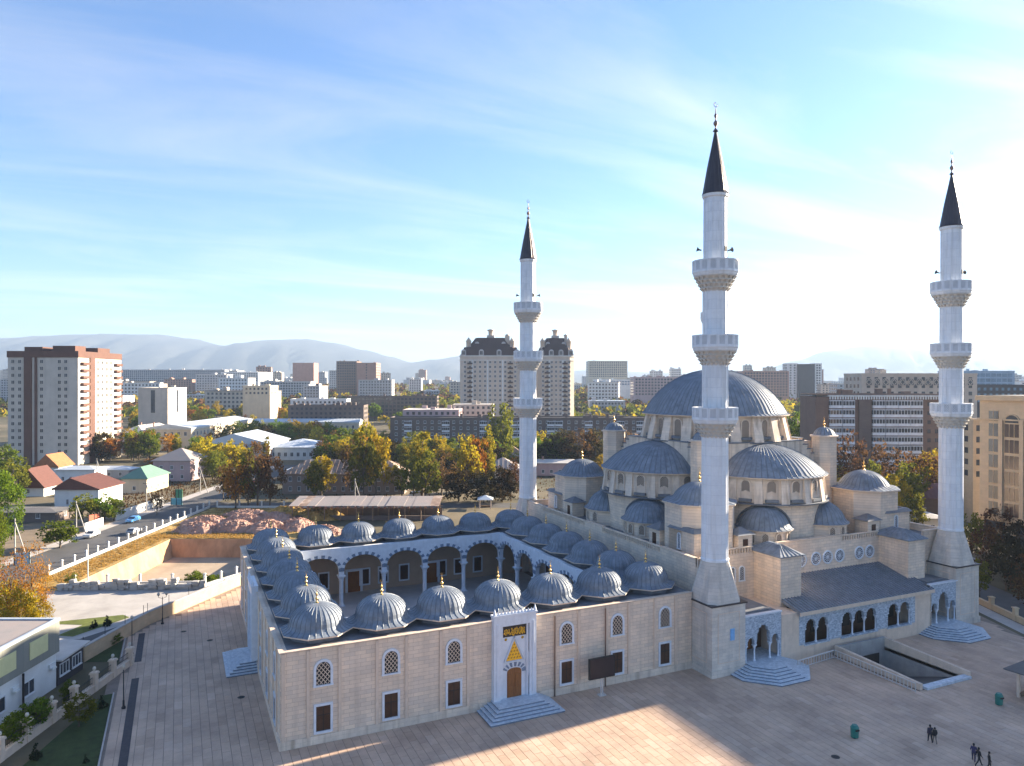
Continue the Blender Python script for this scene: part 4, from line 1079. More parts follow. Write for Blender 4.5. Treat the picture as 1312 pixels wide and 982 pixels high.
# ================================================================== STREETS AND LOTS
def citypoly(name, pts, z, m, holes=()):
    g = MB(); flat(g, [city2(*p) for p in pts], [[city2(*p) for p in h] for h in holes], z); return tag(g.build(name, m), kind='structure')
citypoly('road', [(-101,70),(-89.6,70),(-89.6,320),(-101,320)], -.036, M_asph)
citypoly('pavement', [(-104.5,70),(-101.1,70),(-101.1,320),(-104.5,320)], -.02, M_kerb)
citypoly('road_cross', [(-89.6,212.6),(60,212.6),(60,221),(-89.6,221)], -.032, M_asph)
citypoly('concrete_lot', [(-88,97),(-58,97),(-56.2,110.4),(-50.6,131),(-55,131.5),(-82,127.6),(-88,127)], -.04, M_lot)
citypoly('lane', [(-88,88.5),(-64,88.5),(-57.4,96.3),(-56.8,110),(-59,110),(-62,104),(-88,100)], -.034, M_asph)
citypoly('grass_island', [(-72,110.6),(-61.5,114.8),(-59.8,113.6),(-63.5,105.0),(-66,105.4),(-65,110.0)], -.012, M_lawny)
citypoly('dry_verge', [(-87.4,129),(-80.2,131.5),(-80.2,170.4),(-51,170.4),(-51,178),(-66,212),(-87.4,212)], -.03, M_dry)
citypoly('yard_ground', [(-125,140),(-104.6,140),(-104.6,206),(-125,206)], -.045, mat('yard_soil',(.19,.14,.09),.95,var=.3,scale=.2,detail=9))
g = MB(); flat(g, [(-16.25,4-45),(-16.25,22.2),(-17.2,22.1),(-22.9,7.3),(-27,-4),(-27,-41)], [], -.015); tag(g.build('lawn', M_lawn), kind='structure')
g = MB(); flat(g, [(-20.4,34.6),(-16.5,33.0),(-16.5,42.3)], [], -.015); tag(g.build('lawn.001', M_lawn), kind='structure')
M_drain = mat('dark_granite_band', (.055,.045,.05), .7, var=.25, scale=2, brick=(.6,.3,(.7,.7,.7),.6))
for v0,v1 in ((-30,25.9),(31.8,43.6)):
    g = MB(); g.box(-14.55,-13.72,v0,v1,-.02,.03); tag(g.build('granite_band', M_drain), kind='structure')
g = MB(); g.box(-16.32,-16.16,-41,22.2,-.05,.10); g.box(-16.32,-16.16,33.0,42.4,-.05,.10); tag(g.build('kerb', M_kerb), kind='structure')
# pit: floor, clay banks
pit = MB(); 
PITC = [(-80,133),(-80,170),(-52.5,170),(-52.5,133)]
fl = MB(); flat(fl, [city2(-81,131),city2(-81,171),city2(-52,171),city2(-52,131)], [], -4.1); tag(fl.build('pit_floor', M_pitfl), kind='structure')
bk = MB(); r_ = random.Random(5)
def bank(a, b, n=26, rows=5):
    P = []
    for j in range(rows+1):
        for i in range(n+1):
            x = a[0]+(b[0]-a[0])*i/n; d = a[1]+(b[1]-a[1])*i/n
            k = j/rows
            nx, nd = (b[1]-a[1]), -(b[0]-a[0]); L = math.hypot(nx,nd); nx, nd = nx/L, nd/L
            o = (1-k)*1.1+(r_.uniform(-.22,.22) if 0 < j < rows else 0)
            P.append(city(x+nx*o, d+nd*o, -4.15+k*4.1))
    bk.add(P, [(j*(n+1)+i, j*(n+1)+i+1, (j+1)*(n+1)+i+1, (j+1)*(n+1)+i) for j in range(rows) for i in range(n)], 0, True)
bank((-80,133),(-80,170)); bank((-80,170),(-52.5,170)); bank((-52.5,170),(-52.5,133)); bank((-52.5,133),(-80,133))
tag(bk.build('pit_bank', M_clay), kind='structure')
slabp = MB()
for (x,d,w,dp,rz) in ((-66,140,9,5,.1),(-60,146,6,4,-.2)): slabp.obox(city2(x,d),(math.cos(rz),math.sin(rz)),(-math.sin(rz),math.cos(rz)),w/2,dp/2,-4.1,-3.6)
# rubble heaps: each a lumpy mound with loose stones
def mound(X, D, rx, ry, h, m, seed, label):
    r = random.Random(seed); n, k = 38, 11; P = []; b = MB()
    ph = [r.uniform(0,6.3) for _ in range(6)]
    for j in range(k+1):
        t_ = j/k
        for i in range(n):
            a = 2*PI*i/n; q = 1+.18*math.sin(2*a+ph[0])+.12*math.sin(3*a+ph[1])+.07*math.sin(7*a+ph[2])
            rr = (1-t_)*q
            z = h*(1-(1-t_)**2)**1.1*(1+.25*math.sin(a*3+ph[3]+t_*4)*(1-t_))+r.uniform(-.17,.17)*h*(t_>0)*(1-t_*.5)
            P.append((rx*rr*math.cos(a)+r.uniform(-.2,.2), ry*rr*math.sin(a)+r.uniform(-.2,.2), -.1 if j == 0 else max(-.05,z)))
    b.add(P, [(j*n+i, j*n+(i+1)%n, (j+1)*n+(i+1)%n, (j+1)*n+i) for j in range(k) for i in range(n)], 0, False)
    for _ in range(420):
        a = r.uniform(0,2*PI); t_ = math.sqrt(r.random()); s = r.uniform(.10,.34)
        z = h*(1-t_**2)**1.1
        x,y = rx*t_*math.cos(a)*1.05, ry*t_*math.sin(a)*1.05
        b.add([(x+r.uniform(-s,s),y+r.uniform(-s,s),z+r.uniform(0,s*1.2)) for _ in range(4)], [(0,1,2),(0,2,3),(0,3,1),(1,3,2)], 0)
    o = b.build('rubble_heap', m, None, city(X,D,-.03), -YAW); tag(o, label, 'rubble heap', 'heaps of pink rubble by the road')
for i,(X,D,rx,ry,h) in enumerate([(-77,179,6.5,4,2.2),(-68.5,180,6,4.2,2.4),(-60.5,180,5.5,4.5,2.5),(-79,189,6,4,1.9),(-70,190,6,4,2.2),(-62,191,6,4.5,2.4),(-54,183,5,4.5,2.3),(-73,200,6.5,4,1.6),(-46,176,5,4,2.0)]):
    mound(X,D,rx,ry,h,M_pink,i,'lumpy heap of pinkish broken rubble beyond the clay pit')
for i,(X,D,rx,ry,h) in enumerate([(-61,200,7,5,2.6),(-52,196,6,5,2.8)]): mound(X,D,rx,ry,h,M_dry,40+i,'earth mound overgrown with yellow dry grass by the rubble')
# stacked stone wall, each block a piece
sw = empty('stacked_stone_wall', city(-67.5,128.3), -YAW); tag(sw, 'low wall of roughly stacked grey stones along the pale concrete lot', 'stone wall')
r_ = random.Random(11)
stone_me = []
for k in range(8):
    b = MB(); P = []
    for z in (0,1):
        for x,y in ((-1,-1),(1,-1),(1,1),(-1,1)): P.append((x*(.5+r_.uniform(-.12,.08)), y*(.5+r_.uniform(-.14,.05)), z+r_.uniform(-.12,.06)*(z)))
    b.add(P, [(0,3,2,1),(4,5,6,7),(0,1,5,4),(1,2,6,5),(2,3,7,6),(3,0,4,7)]); stone_me.append(b.mesh('stone', M_rubble))
x = -12.6
while x < 12.4:
    wd = r_.uniform(.7,1.5); top = 0
    for row in range(r_.choice((2,3,3,4))):
        hh = r_.uniform(.38,.62)
        inst('stone', r_.choice(stone_me), sw, (x+wd/2,r_.uniform(-.2,.2)+.04*(x+12),top), r_.uniform(-.12,.12), (wd*.98,r_.uniform(.8,1.2),hh)); top += hh*.93
    x += wd
# fences with white posts
def post_fence(pts, label, group=None, n_step=4.2, h=1.5, base=.55, zoff=0.0):
    t_ = empty('post_fence', city(*pts[0]), -YAW); tag(t_, label, 'fence', group)
    X0, D0 = pts[0]
    wl_ = MB(); post = MB(); post.box(-.17,.17,-.17,.17,0,h); post.box(-.25,.25,-.25,.25,h,h+.1); post.frustum([(-.2,-.2),(.2,-.2),(.2,.2),(-.2,.2)],h+.1,[(-.04,-.04),(.04,-.04),(.04,.04),(-.04,.04)],h+.28)
    me = post.mesh('post', M_fencew)
    for (xa,da),(xb,db) in zip(pts[:-1],pts[1:]):
        L = math.hypot(xb-xa,db-da); ex = ((xb-xa)/L,(db-da)/L); ey = (-ex[1],ex[0]); n = max(1,round(L/n_step))
        wl_.obox(((xa+xb)/2-X0,(da+db)/2-D0), ex, ey, L/2, .12, -.1, base)
        for k in range(n+1): inst('post', me, t_, (xa+(xb-xa)*k/n-X0, da+(db-da)*k/n-D0, base-.3), math.atan2(ex[1],ex[0]))
    wl_.build('plinth_wall', M_fencew, t_)
post_fence([(-88.1,138),(-88.1,211.5)], 'white fence of short posts on a low wall beside the asphalt road', n_step=4.1)
post_fence([(-86,211.9),(-60,211.9)], 'white post fence crossing behind the rubble heaps', n_step=6)
post_fence([(-79,131.2),(-56,132.3)], 'white posts standing behind the stacked stone wall', n_step=5.5)
post_fence([(-55.2,130.6),(-50.5,140.5)], 'short white fence climbing beside the courtyard corner', n_step=3.4)
# beige boundary wall with slim fence poles
bw_ = empty('boundary_wall', city(-56,96), -YAW); tag(bw_, 'long beige boundary wall with thin iron poles beside the plaza', 'wall')
m = MB(); c_ = MB(); pl_ = MB(); pts = [(-56.4,95.5),(-55.2,110),(-49.3,131.5),(-41,150)]
for (xa,da),(xb,db) in zip(pts[:-1],pts[1:]):
    L = math.hypot(xb-xa,db-da); ex = ((xb-xa)/L,(db-da)/L); ey = (-ex[1],ex[0]); mid = ((xa+xb)/2+56,(da+db)/2-96)
    m.obox(mid,ex,ey,L/2,.16,-.05,1.9); c_.obox(mid,ex,ey,L/2,.26,1.9,2.04)
    for k in range(int(L/4.5)+1):
        x,d = xa+ex[0]*4.5*k+56, da+ex[1]*4.5*k-96; pl_.tube((x,d,2.04),(x,d,3.3),.04,n=5)
m.build('wall_body', M_beige, bw_); c_.build('coping', M_kerb, bw_); pl_.build('pole', M_iron, bw_)

# ---- white workshop by the fence, with dark annex
wk = city_thing('workshop_building', -55, 60, 'white workshop with grey panelled upper storey and pale yellow shutters', 'building')
m = MB(); m.box(-22,0,0,27.6,0,4.25); m.build('wall', W_white, wk)
m = MB(); m.box(-22.3,.25,-.2,27.85,4.25,8.0); m.build('upper_panel', wallmat('panel_greige',(.22,.22,.19),brick=(1.5,8,(.8,.8,.8),.6)), wk)
m = MB(); m.box(-22.1,.05,0,27.6,8.0,8.12); o = m.build('roof', R_grey, wk)
m = MB(); m.box(-.15,.30,-.25,27.9,8.0,8.3); m.box(-22.3,-.15,27.5,27.9,8.0,8.3); m.build('coping', R_zinc, o)
sh = MB(); sh.box(.25,.32,-1.6,1.6,0,2.0); sh_me = sh.mesh('shutter', G_yel)
for y in (24.0,18.5,13.0): inst('shutter', sh_me, wk, (0,y,5.2))
for y in (22.6,17.8,13.0,8.5): inst('window', wmesh(2.0,1.7,G_frame,G_win,1), wk, (0,y,1.2), PI/2)
lm = MB(); lm.box(0,.5,-.35,.35,0,.18); lm.box(0,.25,-.5,.5,.2,.62); ac_me = lm.mesh('air_conditioner', W_white)
for y in (20.2,15.4,26.6): inst('air_conditioner', ac_me, wk, (0,y,2.6))
pp = MB(); pp.tube((.35,21.2,.0),(.35,21.2,4.2),.12,n=6); pp.build('drain_pipe', M_iron, wk)
ax = city_thing('annex_building', -55, 87.9, 'low dark annex with white-framed windows and pale sloping roof', 'building')
m = MB(); m.box(-9,0,0,5.2,0,2.9); m.build('wall', W_dkpan, ax)
m = MB(); m.add([(-9.5,-.1,3.0),(.6,-.1,3.0),(.6,5.8,3.25),(-9.5,5.8,3.9),(-9.5,-.1,3.2),(.6,-.1,3.2),(.6,5.8,3.45),(-9.5,5.8,4.1)], [(4,5,6,7),(0,1,5,4),(1,2,6,5),(2,3,7,6),(3,0,4,7),(3,2,1,0)]); m.build('roof', R_pale, ax)
for y in (1.3,3.8): inst('window', wmesh(1.9,1.5,G_frame,G_win,2), ax, (0,y,1.0), PI/2)
# stone fence with lamp-topped posts in front of it
sf = city_thing('stone_fence', -49.7, 66, 'stone fence of capped posts with ball lamps and iron rails', 'fence')
m = MB(); m.box(-.22,.22,0,29,-.05,.75); m.box(-.3,.3,0,29,.75,.88); m.build('low_wall', M_strip, sf)
po = MB(); po.box(-.32,.32,-.32,.32,0,2.1); po.box(-.42,.42,-.42,.42,2.1,2.25); po.box(-.36,.36,-.36,.36,2.25,2.35); po_me = po.mesh('post', M_strip)
ba = MB(); ba.lathe([(.10,2.35),(.06,2.5),(.17,2.62),(.2,2.75),(.14,2.92),(.02,2.98)],10); ba_me = ba.mesh('ball_lamp', mat('lamp_globe',(.55,.50,.42),.4,var=.1))
for k in range(8):
    o = inst('post', po_me, sf, (0,.4+k*4.0,0)); inst('ball_lamp', ba_me, o)
    if k < 7:
        q = MB()
        for z in (1.15,1.75): q.tube((0,.8+k*4.0,z),(0,4.0+k*4.0,z),.035,n=5)
        for i in range(11): q.tube((0,.95+k*4.0+.3*i,.88),(0,.95+k*4.0+.3*i,1.85),.018,n=4)
        q.build('iron_rail', M_iron, sf)

# ================================================================== HOUSES
def house(name, X, D, w, dep, h, rise, m_wall, m_roof, label, gable=False, ridge_x=True, nf=3, nr=3, floors=1, ww=1.1, wh=1.4, chim=1, rib=0.0, fh=2.9, off=0.0, ov=.6):
    t_ = city_thing(name, X, D, label, 'house')
    b = MB(); b.box(-w/2,w/2,0,dep,-.1,h)
    if gable:
        ov_ = 0
        if ridge_x:
            for x in (-w/2,w/2): b.add([(x,0,h),(x,dep,h),(x,dep/2+off,h+rise*.93)], [(0,1,2) if x>0 else (2,1,0)])
        else:
            for y in (0,dep): b.add([(-w/2,y,h),(w/2,y,h),(off,y,h+rise*.93)], [(0,1,2) if y == 0 else (2,1,0)])
    b.build('wall', m_wall, t_)
    ro = roof_hip(t_, w, dep, h, rise, m_roof, ov, gable, ridge_x, rib, off=off)
    for k in range(chim):
        c = MB(); cx, cy = (-w*.22+w*.45*k, dep*.45); c.box(cx-.35,cx+.35,cy-.3,cy+.3,h+rise*.3,h+rise+.9); c.box(cx-.45,cx+.45,cy-.4,cy+.4,h+rise+.9,h+rise+1.05); c.build('chimney', W_brick2, ro)
    windows(t_,'f',w,dep,.95,fh,floors,spread(w,nf),ww,wh)
    windows(t_,'r' if X < 0 else 'l',w,dep,.95,fh,floors,spread(dep,nr),ww,wh)
    return t_
house('red_roof_house', (Xp(70,211)+Xp(126,211))/2, 211, 12.8, 13, 5.6, 3.2, W_white, R_brown, 'white gabled house with brown tiled roof beside the road', gable=True, ridge_x=False, nf=2, nr=2, ww=.7, wh=1.6, chim=0, off=-1.6)
house('green_roof_house', Xp(172,239), 239, 8.3, 15, 4.9, 3.3, W_cream, R_green, 'cream house with a pale green hipped roof', nf=1, nr=3, chim=0, gable=False, ridge_x=False)
house('pink_house', Xp(220,268), 268, 13.8, 15, 7.6, 4.0, W_pink, R_grey, 'pink two-storey house with grey pyramid roof', nf=3, nr=3, floors=2, chim=0, fh=3.4)
house('grey_house', Xp(167,388), 388, 16, 40, 8.2, 4.5, W_grey, R_pale, 'long two-storey house with pale slate hipped roof', nf=4, nr=8, floors=2, chim=2, ridge_x=False, fh=3.5)
house('orange_roof_house', Xp(60,270), 270, 8.5, 9, 5.0, 4.6, W_white, R_orange, 'small house with a steep bright orange roof', gable=True, ridge_x=False, nf=1, nr=1, chim=0)
house('steep_roof_house', Xp(36,232), 232, 10, 9, 3.0, 6.0, W_white, R_brown, 'dark steep-roofed chalet in the shaded yard', gable=True, ridge_x=False, nf=1, nr=1, chim=0)
house('flat_white_house', Xp(96,262), 262, 14, 8, 5.0, .9, W_white, R_zinc, 'white flat-roofed house behind the brown tiled gable', nf=4, nr=2, chim=0)
house('shed_house', Xp(140,275), 275, 15, 7, 3.4, 1.0, W_grey, R_zinc, 'low shed with a long pale metal roof beside the green-roofed house', nf=3, nr=2, chim=0)
house('barrack_house', Xp(440,238), 238, 40, 13, 6.6, 4.0, wallmat('barrack_plaster',(.27,.21,.18)), R_rust, 'long two-storey barrack house with patched rusty sheet roof', nf=13, nr=4, floors=2, chim=2, rib=1.6, ww=1.0, wh=1.5, fh=3.2)
house('grey_roof_cottage', Xp(644,262), 262, 12, 14, 5.2, 3.6, W_beige, R_grey, 'cottage with faded grey sheet roof behind the gazebo', nf=3, nr=3, chim=1, rib=1.5)
house('white_patch_cottage', Xp(655,305), 305, 12, 12, 5.5, 4.2, W_drab, R_rust, 'cottage with patchy rust and white roof among orange trees', nf=3, nr=3, chim=1)
house('low_pink_house', Xp(712,285), 285, 22, 9, 5.0, 1.0, W_pink, R_pale, 'low pink wall house seen past the courtyard minaret', nf=6, nr=2, chim=1)
house('yard_store', Xp(32,190), 190, 16, 8, 2.6, .5, W_drab, R_bitu, 'low dark brick store with flat roof in the soil yard', nf=2, nr=1, chim=0)
house('blue_shed', Xp(390,268), 268, 13, 7, 4.2, .8, W_grey, R_zinc, 'small shed with pale blue metal roof behind the barrack house', nf=2, nr=1, chim=0)
# long halls with pale metal roofs
def long_hall(name, X, D, w, dep, h, label, m_wall, m_roof, face, n, ww=1.5, wh=2.2, rise=1.6, ridge_x=True):
    t_ = city_thing(name, X, D, label, 'building')
    b = MB(); b.box(-w/2,w/2,0,dep,-.1,h); b.build('wall', m_wall, t_)
    roof_hip(t_, w, dep, h, rise, m_roof, .5, True, ridge_x, 2.0 if ridge_x else 0)
    cn = MB(); cn.box(-w/2-.2,w/2+.2,-.2,-.002,h-1.0,h-.3); cn.box(w/2+.002,w/2+.2,0,dep,h-1.0,h-.3); cn.build('cornice', W_white, t_)
    for f in face:
        L = w if f == 'f' else dep
        windows(t_,f,w,dep,h-4.4,4.2,1,spread(L,n if f == face[0] else max(2,int(L/4))),ww,wh)
    return t_
long_hall('cream_hall', -183, 387, 24, 92, 12.0, 'long cream hall with pale metal roof running away from the road', W_cream, R_zinc, ('r','f'), 20, ridge_x=False, rise=2.0)
long_hall('wide_cream_hall', Xp(391,455), 455, 66, 14, 11.5, 'wide cream hall with blue-grey roof behind the arched workshop', W_cream, R_zinc, ('f',), 18)
ah = city_thing('arched_workshop', Xp(300,334), 334, 'old grey-white workshop with arched gable windows and pale roof', 'building')
m = MB(); m.box(-16,16,0,30,-.1,8.2); m.add([(-16,0,8.2),(16,0,8.2),(0,0,12.4)], [(0,1,2)]); m.add([(-16,30,8.2),(16,30,8.2),(0,30,12.4)], [(2,1,0)]); m.build('wall', wallmat('whitewash_blue',(.43,.46,.50)), ah)
roof_hip(ah, 32, 30, 8.2, 4.5, R_zinc, .7, True, False)
AWm = make_window(3.2,4.0,W_white,G_win,G_frame,.3,grid=.9)
for x in (-9.5,-3.2,3.2,9.5): place_window(AWm, ah, (x,0,3.2), 0)
for y in spread(30,6): inst('window', wmesh(1.6,2.2), ah, (16,y,3.0), PI/2)
ah2 = city_thing('side_workshop', Xp(378,340), 340, 'low workshop wing with broad pale grey metal roof', 'building')
m = MB(); m.box(-13,13,0,26,-.1,6.0); m.build('wall', W_white, ah2); roof_hip(ah2, 26, 26, 6.0, 3.0, R_zinc, .6, False, True, 2.2)
windows(ah2,'f',26,26,1.6,3.5,1,spread(26,8),1.5,2.0)
# open timber shed with sheet roof
cs = city_thing('open_shed', Xp(467,192), 192, 'long open-sided shed with battered pale sheet roof on timber posts', 'shed')
w_, dp = 39.5, 8.5
ps = MB(); ps.box(-.13,.13,-.13,.13,-.05,4.0); ps_me = ps.mesh('post', M_shed)
for k in range(10):
    for y in (.3,dp-.3): inst('post', ps_me, cs, (-w_/2+.6+(w_-1.2)*k/9,y,0))
sm = MB(); r_ = random.Random(9); nsh = 17
sheet_mats = [R_grey, R_rust, R_grey]
for k in range(nsh):
    b = MB(); wd = w_/nsh; z = 4.05+r_.uniform(-.05,.08)
    b.add([(-wd/2-.06,-.7+r_.uniform(-.3,.2),z),(wd/2+.06,-.7+r_.uniform(-.3,.2),z+.02),(wd/2+.06,dp+.6,z+1.15),(-wd/2-.06,dp+.6,z+1.13),(-wd/2-.06,-.7,z-.07),(wd/2+.06,-.7,z-.05),(wd/2+.06,dp+.6,z+1.08),(-wd/2-.06,dp+.6,z+1.06)], [(0,1,2,3),(7,6,5,4),(0,4,5,1),(1,5,6,2),(2,6,7,3),(3,7,4,0)])
    b.build('roof_sheet', sheet_mats[r_.choice((0,0,1,2))], cs, (-w_/2+wd*(k+.5),0,0))
b = MB()
for y,z in ((.3,4.0),(dp-.3,4.95)): b.tube((-w_/2-.8,y,z),(w_/2+.8,y,z),.13,n=5)
for k in range(14): x = -w_/2+.4+(w_-.8)*k/13; b.tube((x,-.5,3.95),(x,dp+.4,5.08),.08,n=4)
b.build('beam', M_shed, cs)
b = MB()
for k in range(26): x = -w_/2+.3+(w_-.6)*k/25; b.obox((x,-.35),(1,0),(0,1),.28,.05,3.25+r_.uniform(0,.25),3.85)
b.build('edge_board', wallmat('board_red',(.30,.15,.11)), cs)
b = MB(); b.box(-w_/2,w_/2,dp-.1,dp+.15,-.05,2.0); b.box(-w_/2+1,w_/2-2,1.5,2.0,-.05,1.1); b.build('back_wall', W_drab, cs)
# telegraph A-pole behind the shed, lamp posts
def apole(X, D, h, label):
    t_ = city_thing('utility_pole', X, D, label, 'utility pole'); b = MB(); b.tube((0,0,-.1),(0,0,h),.16,.11,n=8); b.build('shaft', M_concr, t_)
    b = MB(); b.tube((2.6,0,-.1),(.05,0,h*.9),.12,n=6); b.build('strut', M_concr, t_)
    b = MB(); b.box(-.9,.9,-.06,.06,h-.6,h-.48)
    for x in (-.8,0,.8): b.tube((x,0,h-.48),(x,0,h-.25),.05,n=6)
    b.build('crossarm', M_iron, t_)
apole(Xp(455,205), 205, 9.5, 'braced concrete utility pole behind the open shed'); apole(Xp(124,262), 262, 9.0, 'braced utility pole between the yard houses'); apole(Xp(19,150), 150, 8.5, 'utility pole by the soil yard beside the road')
sp = city_thing('flag_pole', Xp(112.5,131.5), 131.5, 'tall plain white pole behind the stacked stone wall', 'pole'); b = MB(); b.tube((0,0,-.1),(0,0,7.4),.11,.08,n=8); b.build('shaft', M_fencew, sp); b = MB(); b.lathe([(.2,0),(.2,.2),(.12,.3)],8); b.build('foot', M_fencew, sp)
def gazebo(X, D, s, label, ht=2.6, m_roof=R_zinc, rise=1.0, world=None, rz=None):
    t_ = city_thing('gazebo', X, D, label, 'gazebo')
    if world: t_.location = world; t_.rotation_euler[2] = rz
    pm = MB(); pm.box(-.14,.14,-.14,.14,0,ht); pme = pm.mesh('post', M_strip)
    for a in (-1,1):
        for c in (-1,1): inst('post', pme, t_, (a*s*.8,c*s*.8,0))
    b = MB(); e = s*1.15; b.box(-e,e,-e,e,ht,ht+.14); b.frustum([(-e,-e),(e,-e),(e,e),(-e,e)],ht+.14,[(-.05,-.05),(.05,-.05),(.05,.05),(-.05,.05)],ht+.14+rise); b.build('roof', m_roof, t_)
    b = MB(); b.box(-s*.8,s*.8,s*.55,s*.8,.4,.5); b.box(-s*.7,s*.7,s*.72,s*.78,.0,.4); b.build('bench', M_shed, t_)
gazebo(Xp(622,212), 212, 2.0, 'small open gazebo with pale tent roof behind the courtyard')
citypoly('gazebo_lawn', [(-4,196),(8,196),(8,204),(-4,204)], -.02, M_lawny)
gazebo(0,0,3.2,'square gazebo with dark flat-pitched roof at the plaza edge', ht=3.1, m_roof=R_bitu, rise=.7, world=(83.2,-25.2,0), rz=.1)

# ================================================================== TOWN BLOCKS
# pale tower block with terracotta bands
D = 318; X0, X1 = Xp(10,D), Xp(100,D); w = X1-X0; dep = 35; h = Zp(459,D)
tb = city_thing('apartment_tower', (X0+X1)/2, D, 'tall pale apartment tower with terracotta top and balcony bands', 'apartment tower')
m = MB(); m.box(-w/2,w/2,0,dep,0,h); m.build('wall', W_tower, tb)
m = MB(); m.box(-w/2-.3,w/2+.3,-.3,dep+.3,h,h+2.8); o = m.build('top_band', W_rust, tb)
m = MB()
for x,y,a,b_,z in ((-w*.22,8,4,4,2.0),(w*.18,10,5,4,2.6),(w*.3,24,4,5,2.2)): m.box(x-a,x+a,y-b_,y+b_,h+2.8,h+2.8+z)
m.build('roof_house', W_rust, o)
fh = 3.03; rows = 14; z0 = h-2.6-fh*(rows-1)
windows(tb,'f',w,dep,z0,fh,rows,[2.2,5.2,14.8,22.6,25.4],1.5,1.6,frame=W_tower)
m = MB(); m.box(-w/2+7.3,-w/2+10.6,-.5,.0,0,h); m.box(-w/2+11.9,-w/2+12.9,-.45,0,0,h); m.build('terracotta_strip', W_rust, tb)
m = MB()
m.box(w/2,w/2+.45,8.6,12.4,0,h+.2); m.build('terracotta_pier', W_rust, tb)
windows(tb,'r',w,dep,z0,fh,rows,[15.3,18.8,22.6,26.1],1.6,1.6,frame=W_tower)
bl = MB(); bl.box(0,1.3,-2.6,2.6,0,.2); bl.box(1.15,1.3,-2.6,2.6,.2,1.15); bl.box(0,1.15,-2.6,-2.45,.2,1.15); bl.box(0,1.15,2.45,2.6,.2,1.15); bl_me = bl.mesh('balcony', W_rust)
for r in range(rows):
    for y in (4.6,31.6): inst('balcony', bl_me, tb, (w/2,y,z0-.6+fh*r))
# twin mansard towers
def mansard_tower(px0, px1, D, label, seed, dep=24):
    X0, X1 = Xp(px0,D), Xp(px1,D); w = X1-X0; h = Zp(457,D)
    t_ = city_thing('mansard_tower', (X0+X1)/2, D, label, 'apartment tower')
    cham = [(-w/2,3.0),(-w/2+3.0,0),(w/2-3.0,0),(w/2,3.0),(w/2,dep),(-w/2,dep)]
    b = MB(); b.prism(cham,0,h); b.build('wall', W_cream if 0 else W_beige, t_)
    b = MB(); big = [(x*1.03,y-.5 if y < 5 else y+.5) for x,y in cham]; b.prism(big,h,h+.6); b.prism(big,h-2.6,h-2.2); b.build('cornice', W_white, t_)
    b = MB(); b.frustum([(x*1.0,y) for x,y in cham],h+.6,[(x*.86,y+1.6 if y < 5 else y-1.6) for x,y in cham],h+6.2); b.frustum([(x*.74,y+3 if y < 5 else y-3) for x,y in cham],h+6.2,[(x*.5,y+5 if y<5 else y-5) for x,y in cham],h+12.4); ro = b.build('mansard_roof', W_mans, t_)
    dm_ = MB(); dm_.box(-1.6,1.6,-.3,3.5,0,2.4); A_ = arch_pts(1.6,2.4,4.0,8); dm_.add([(x,-.3,z) for x,z in A_]+[(x,3.5,z) for x,z in A_], [tuple(range(9))]+[(i,9+i,10+i,i+1) for i in range(8)], 0)
    dme = dm_.mesh('dormer', W_grey); dw = win_mesh(2.0,2.6,W_beige,G_win,1)
    for x in [-w/2+2.5+(w-5)*k/3 for k in range(4)]:
        o = inst('dormer', dme, ro, (x,.2,h+.6)); 
        o2 = inst('dormer_window', dw, t_, (x,-.12,h+1.0))
    for x in (-w*.22,w*.22): inst('dormer', dme, ro, (x,4.0,h+6.2), 0, (.9,.9,.9)); inst('dormer_window', dw, t_, (x,3.72,h+6.5), 0, (.8,.8,.8))
    b = MB(); b.box(-2.4,2.4,dep*.35,dep*.6,h+5,h+14.2); b.lathe([(1.5,h+14.2),(1.5,h+17.0),(2.3,h+17.4),(2.3,h+18.0),(.3,h+18.5)],10,(0,dep*.47)); b.box(w*.24,w*.32,dep*.2,dep*.32,h+5,h+13.5); b.lathe([(1.1,h+13.5),(1.6,h+14.2),(.2,h+15)],8,(w*.28,dep*.26)); b.lathe([(1.6,h+5),(1.6,h+9.5),(2.0,h+9.8),(.2,h+12.5)],8,(-w*.36,4)); b.lathe([(1.6,h+5),(1.6,h+9.5),(2.0,h+9.8),(.2,h+12.5)],8,(w*.36,4)); b.build('turret', W_beige, t_)
    rows = int((h-4)/3.05); z0 = h-4.6-3.05*(rows-1)
    xs = [3.4+(w-6.8)*k/(int(w/3.4)-1) for k in range(int(w/3.4))]
    windows(t_,'f',w,dep,z0,3.05,rows,xs,1.5,1.7,glass=G_win)
    b = MB()
    for k,x in enumerate(xs[:-1]):
        if k % 3 == 1: b.box(-w/2+(x+xs[k+1])/2-.5,-w/2+(x+xs[k+1])/2+.5,-.28,0,0,h-2.6)
    b.build('pilaster_strip', W_white, t_)
    bq = MB(); bq.box(-1.7,1.7,-1.1,0,0,.18); bq.box(-1.7,1.7,-1.1,-1.0,.18,1.05); bq_me = bq.mesh('balcony', W_mans)
    for r in range(rows):
        for x in (xs[1],xs[-2]): inst('balcony', bq_me, t_, (x-w/2,0,z0-.5+3.05*r))
    return t_
mansard_tower(589,667,470,'mansard-roofed cream apartment tower behind the rust-roofed cottages',1); mansard_tower(689,736,474,'narrower mansard-roofed cream apartment tower beside a minaret shaft',2)
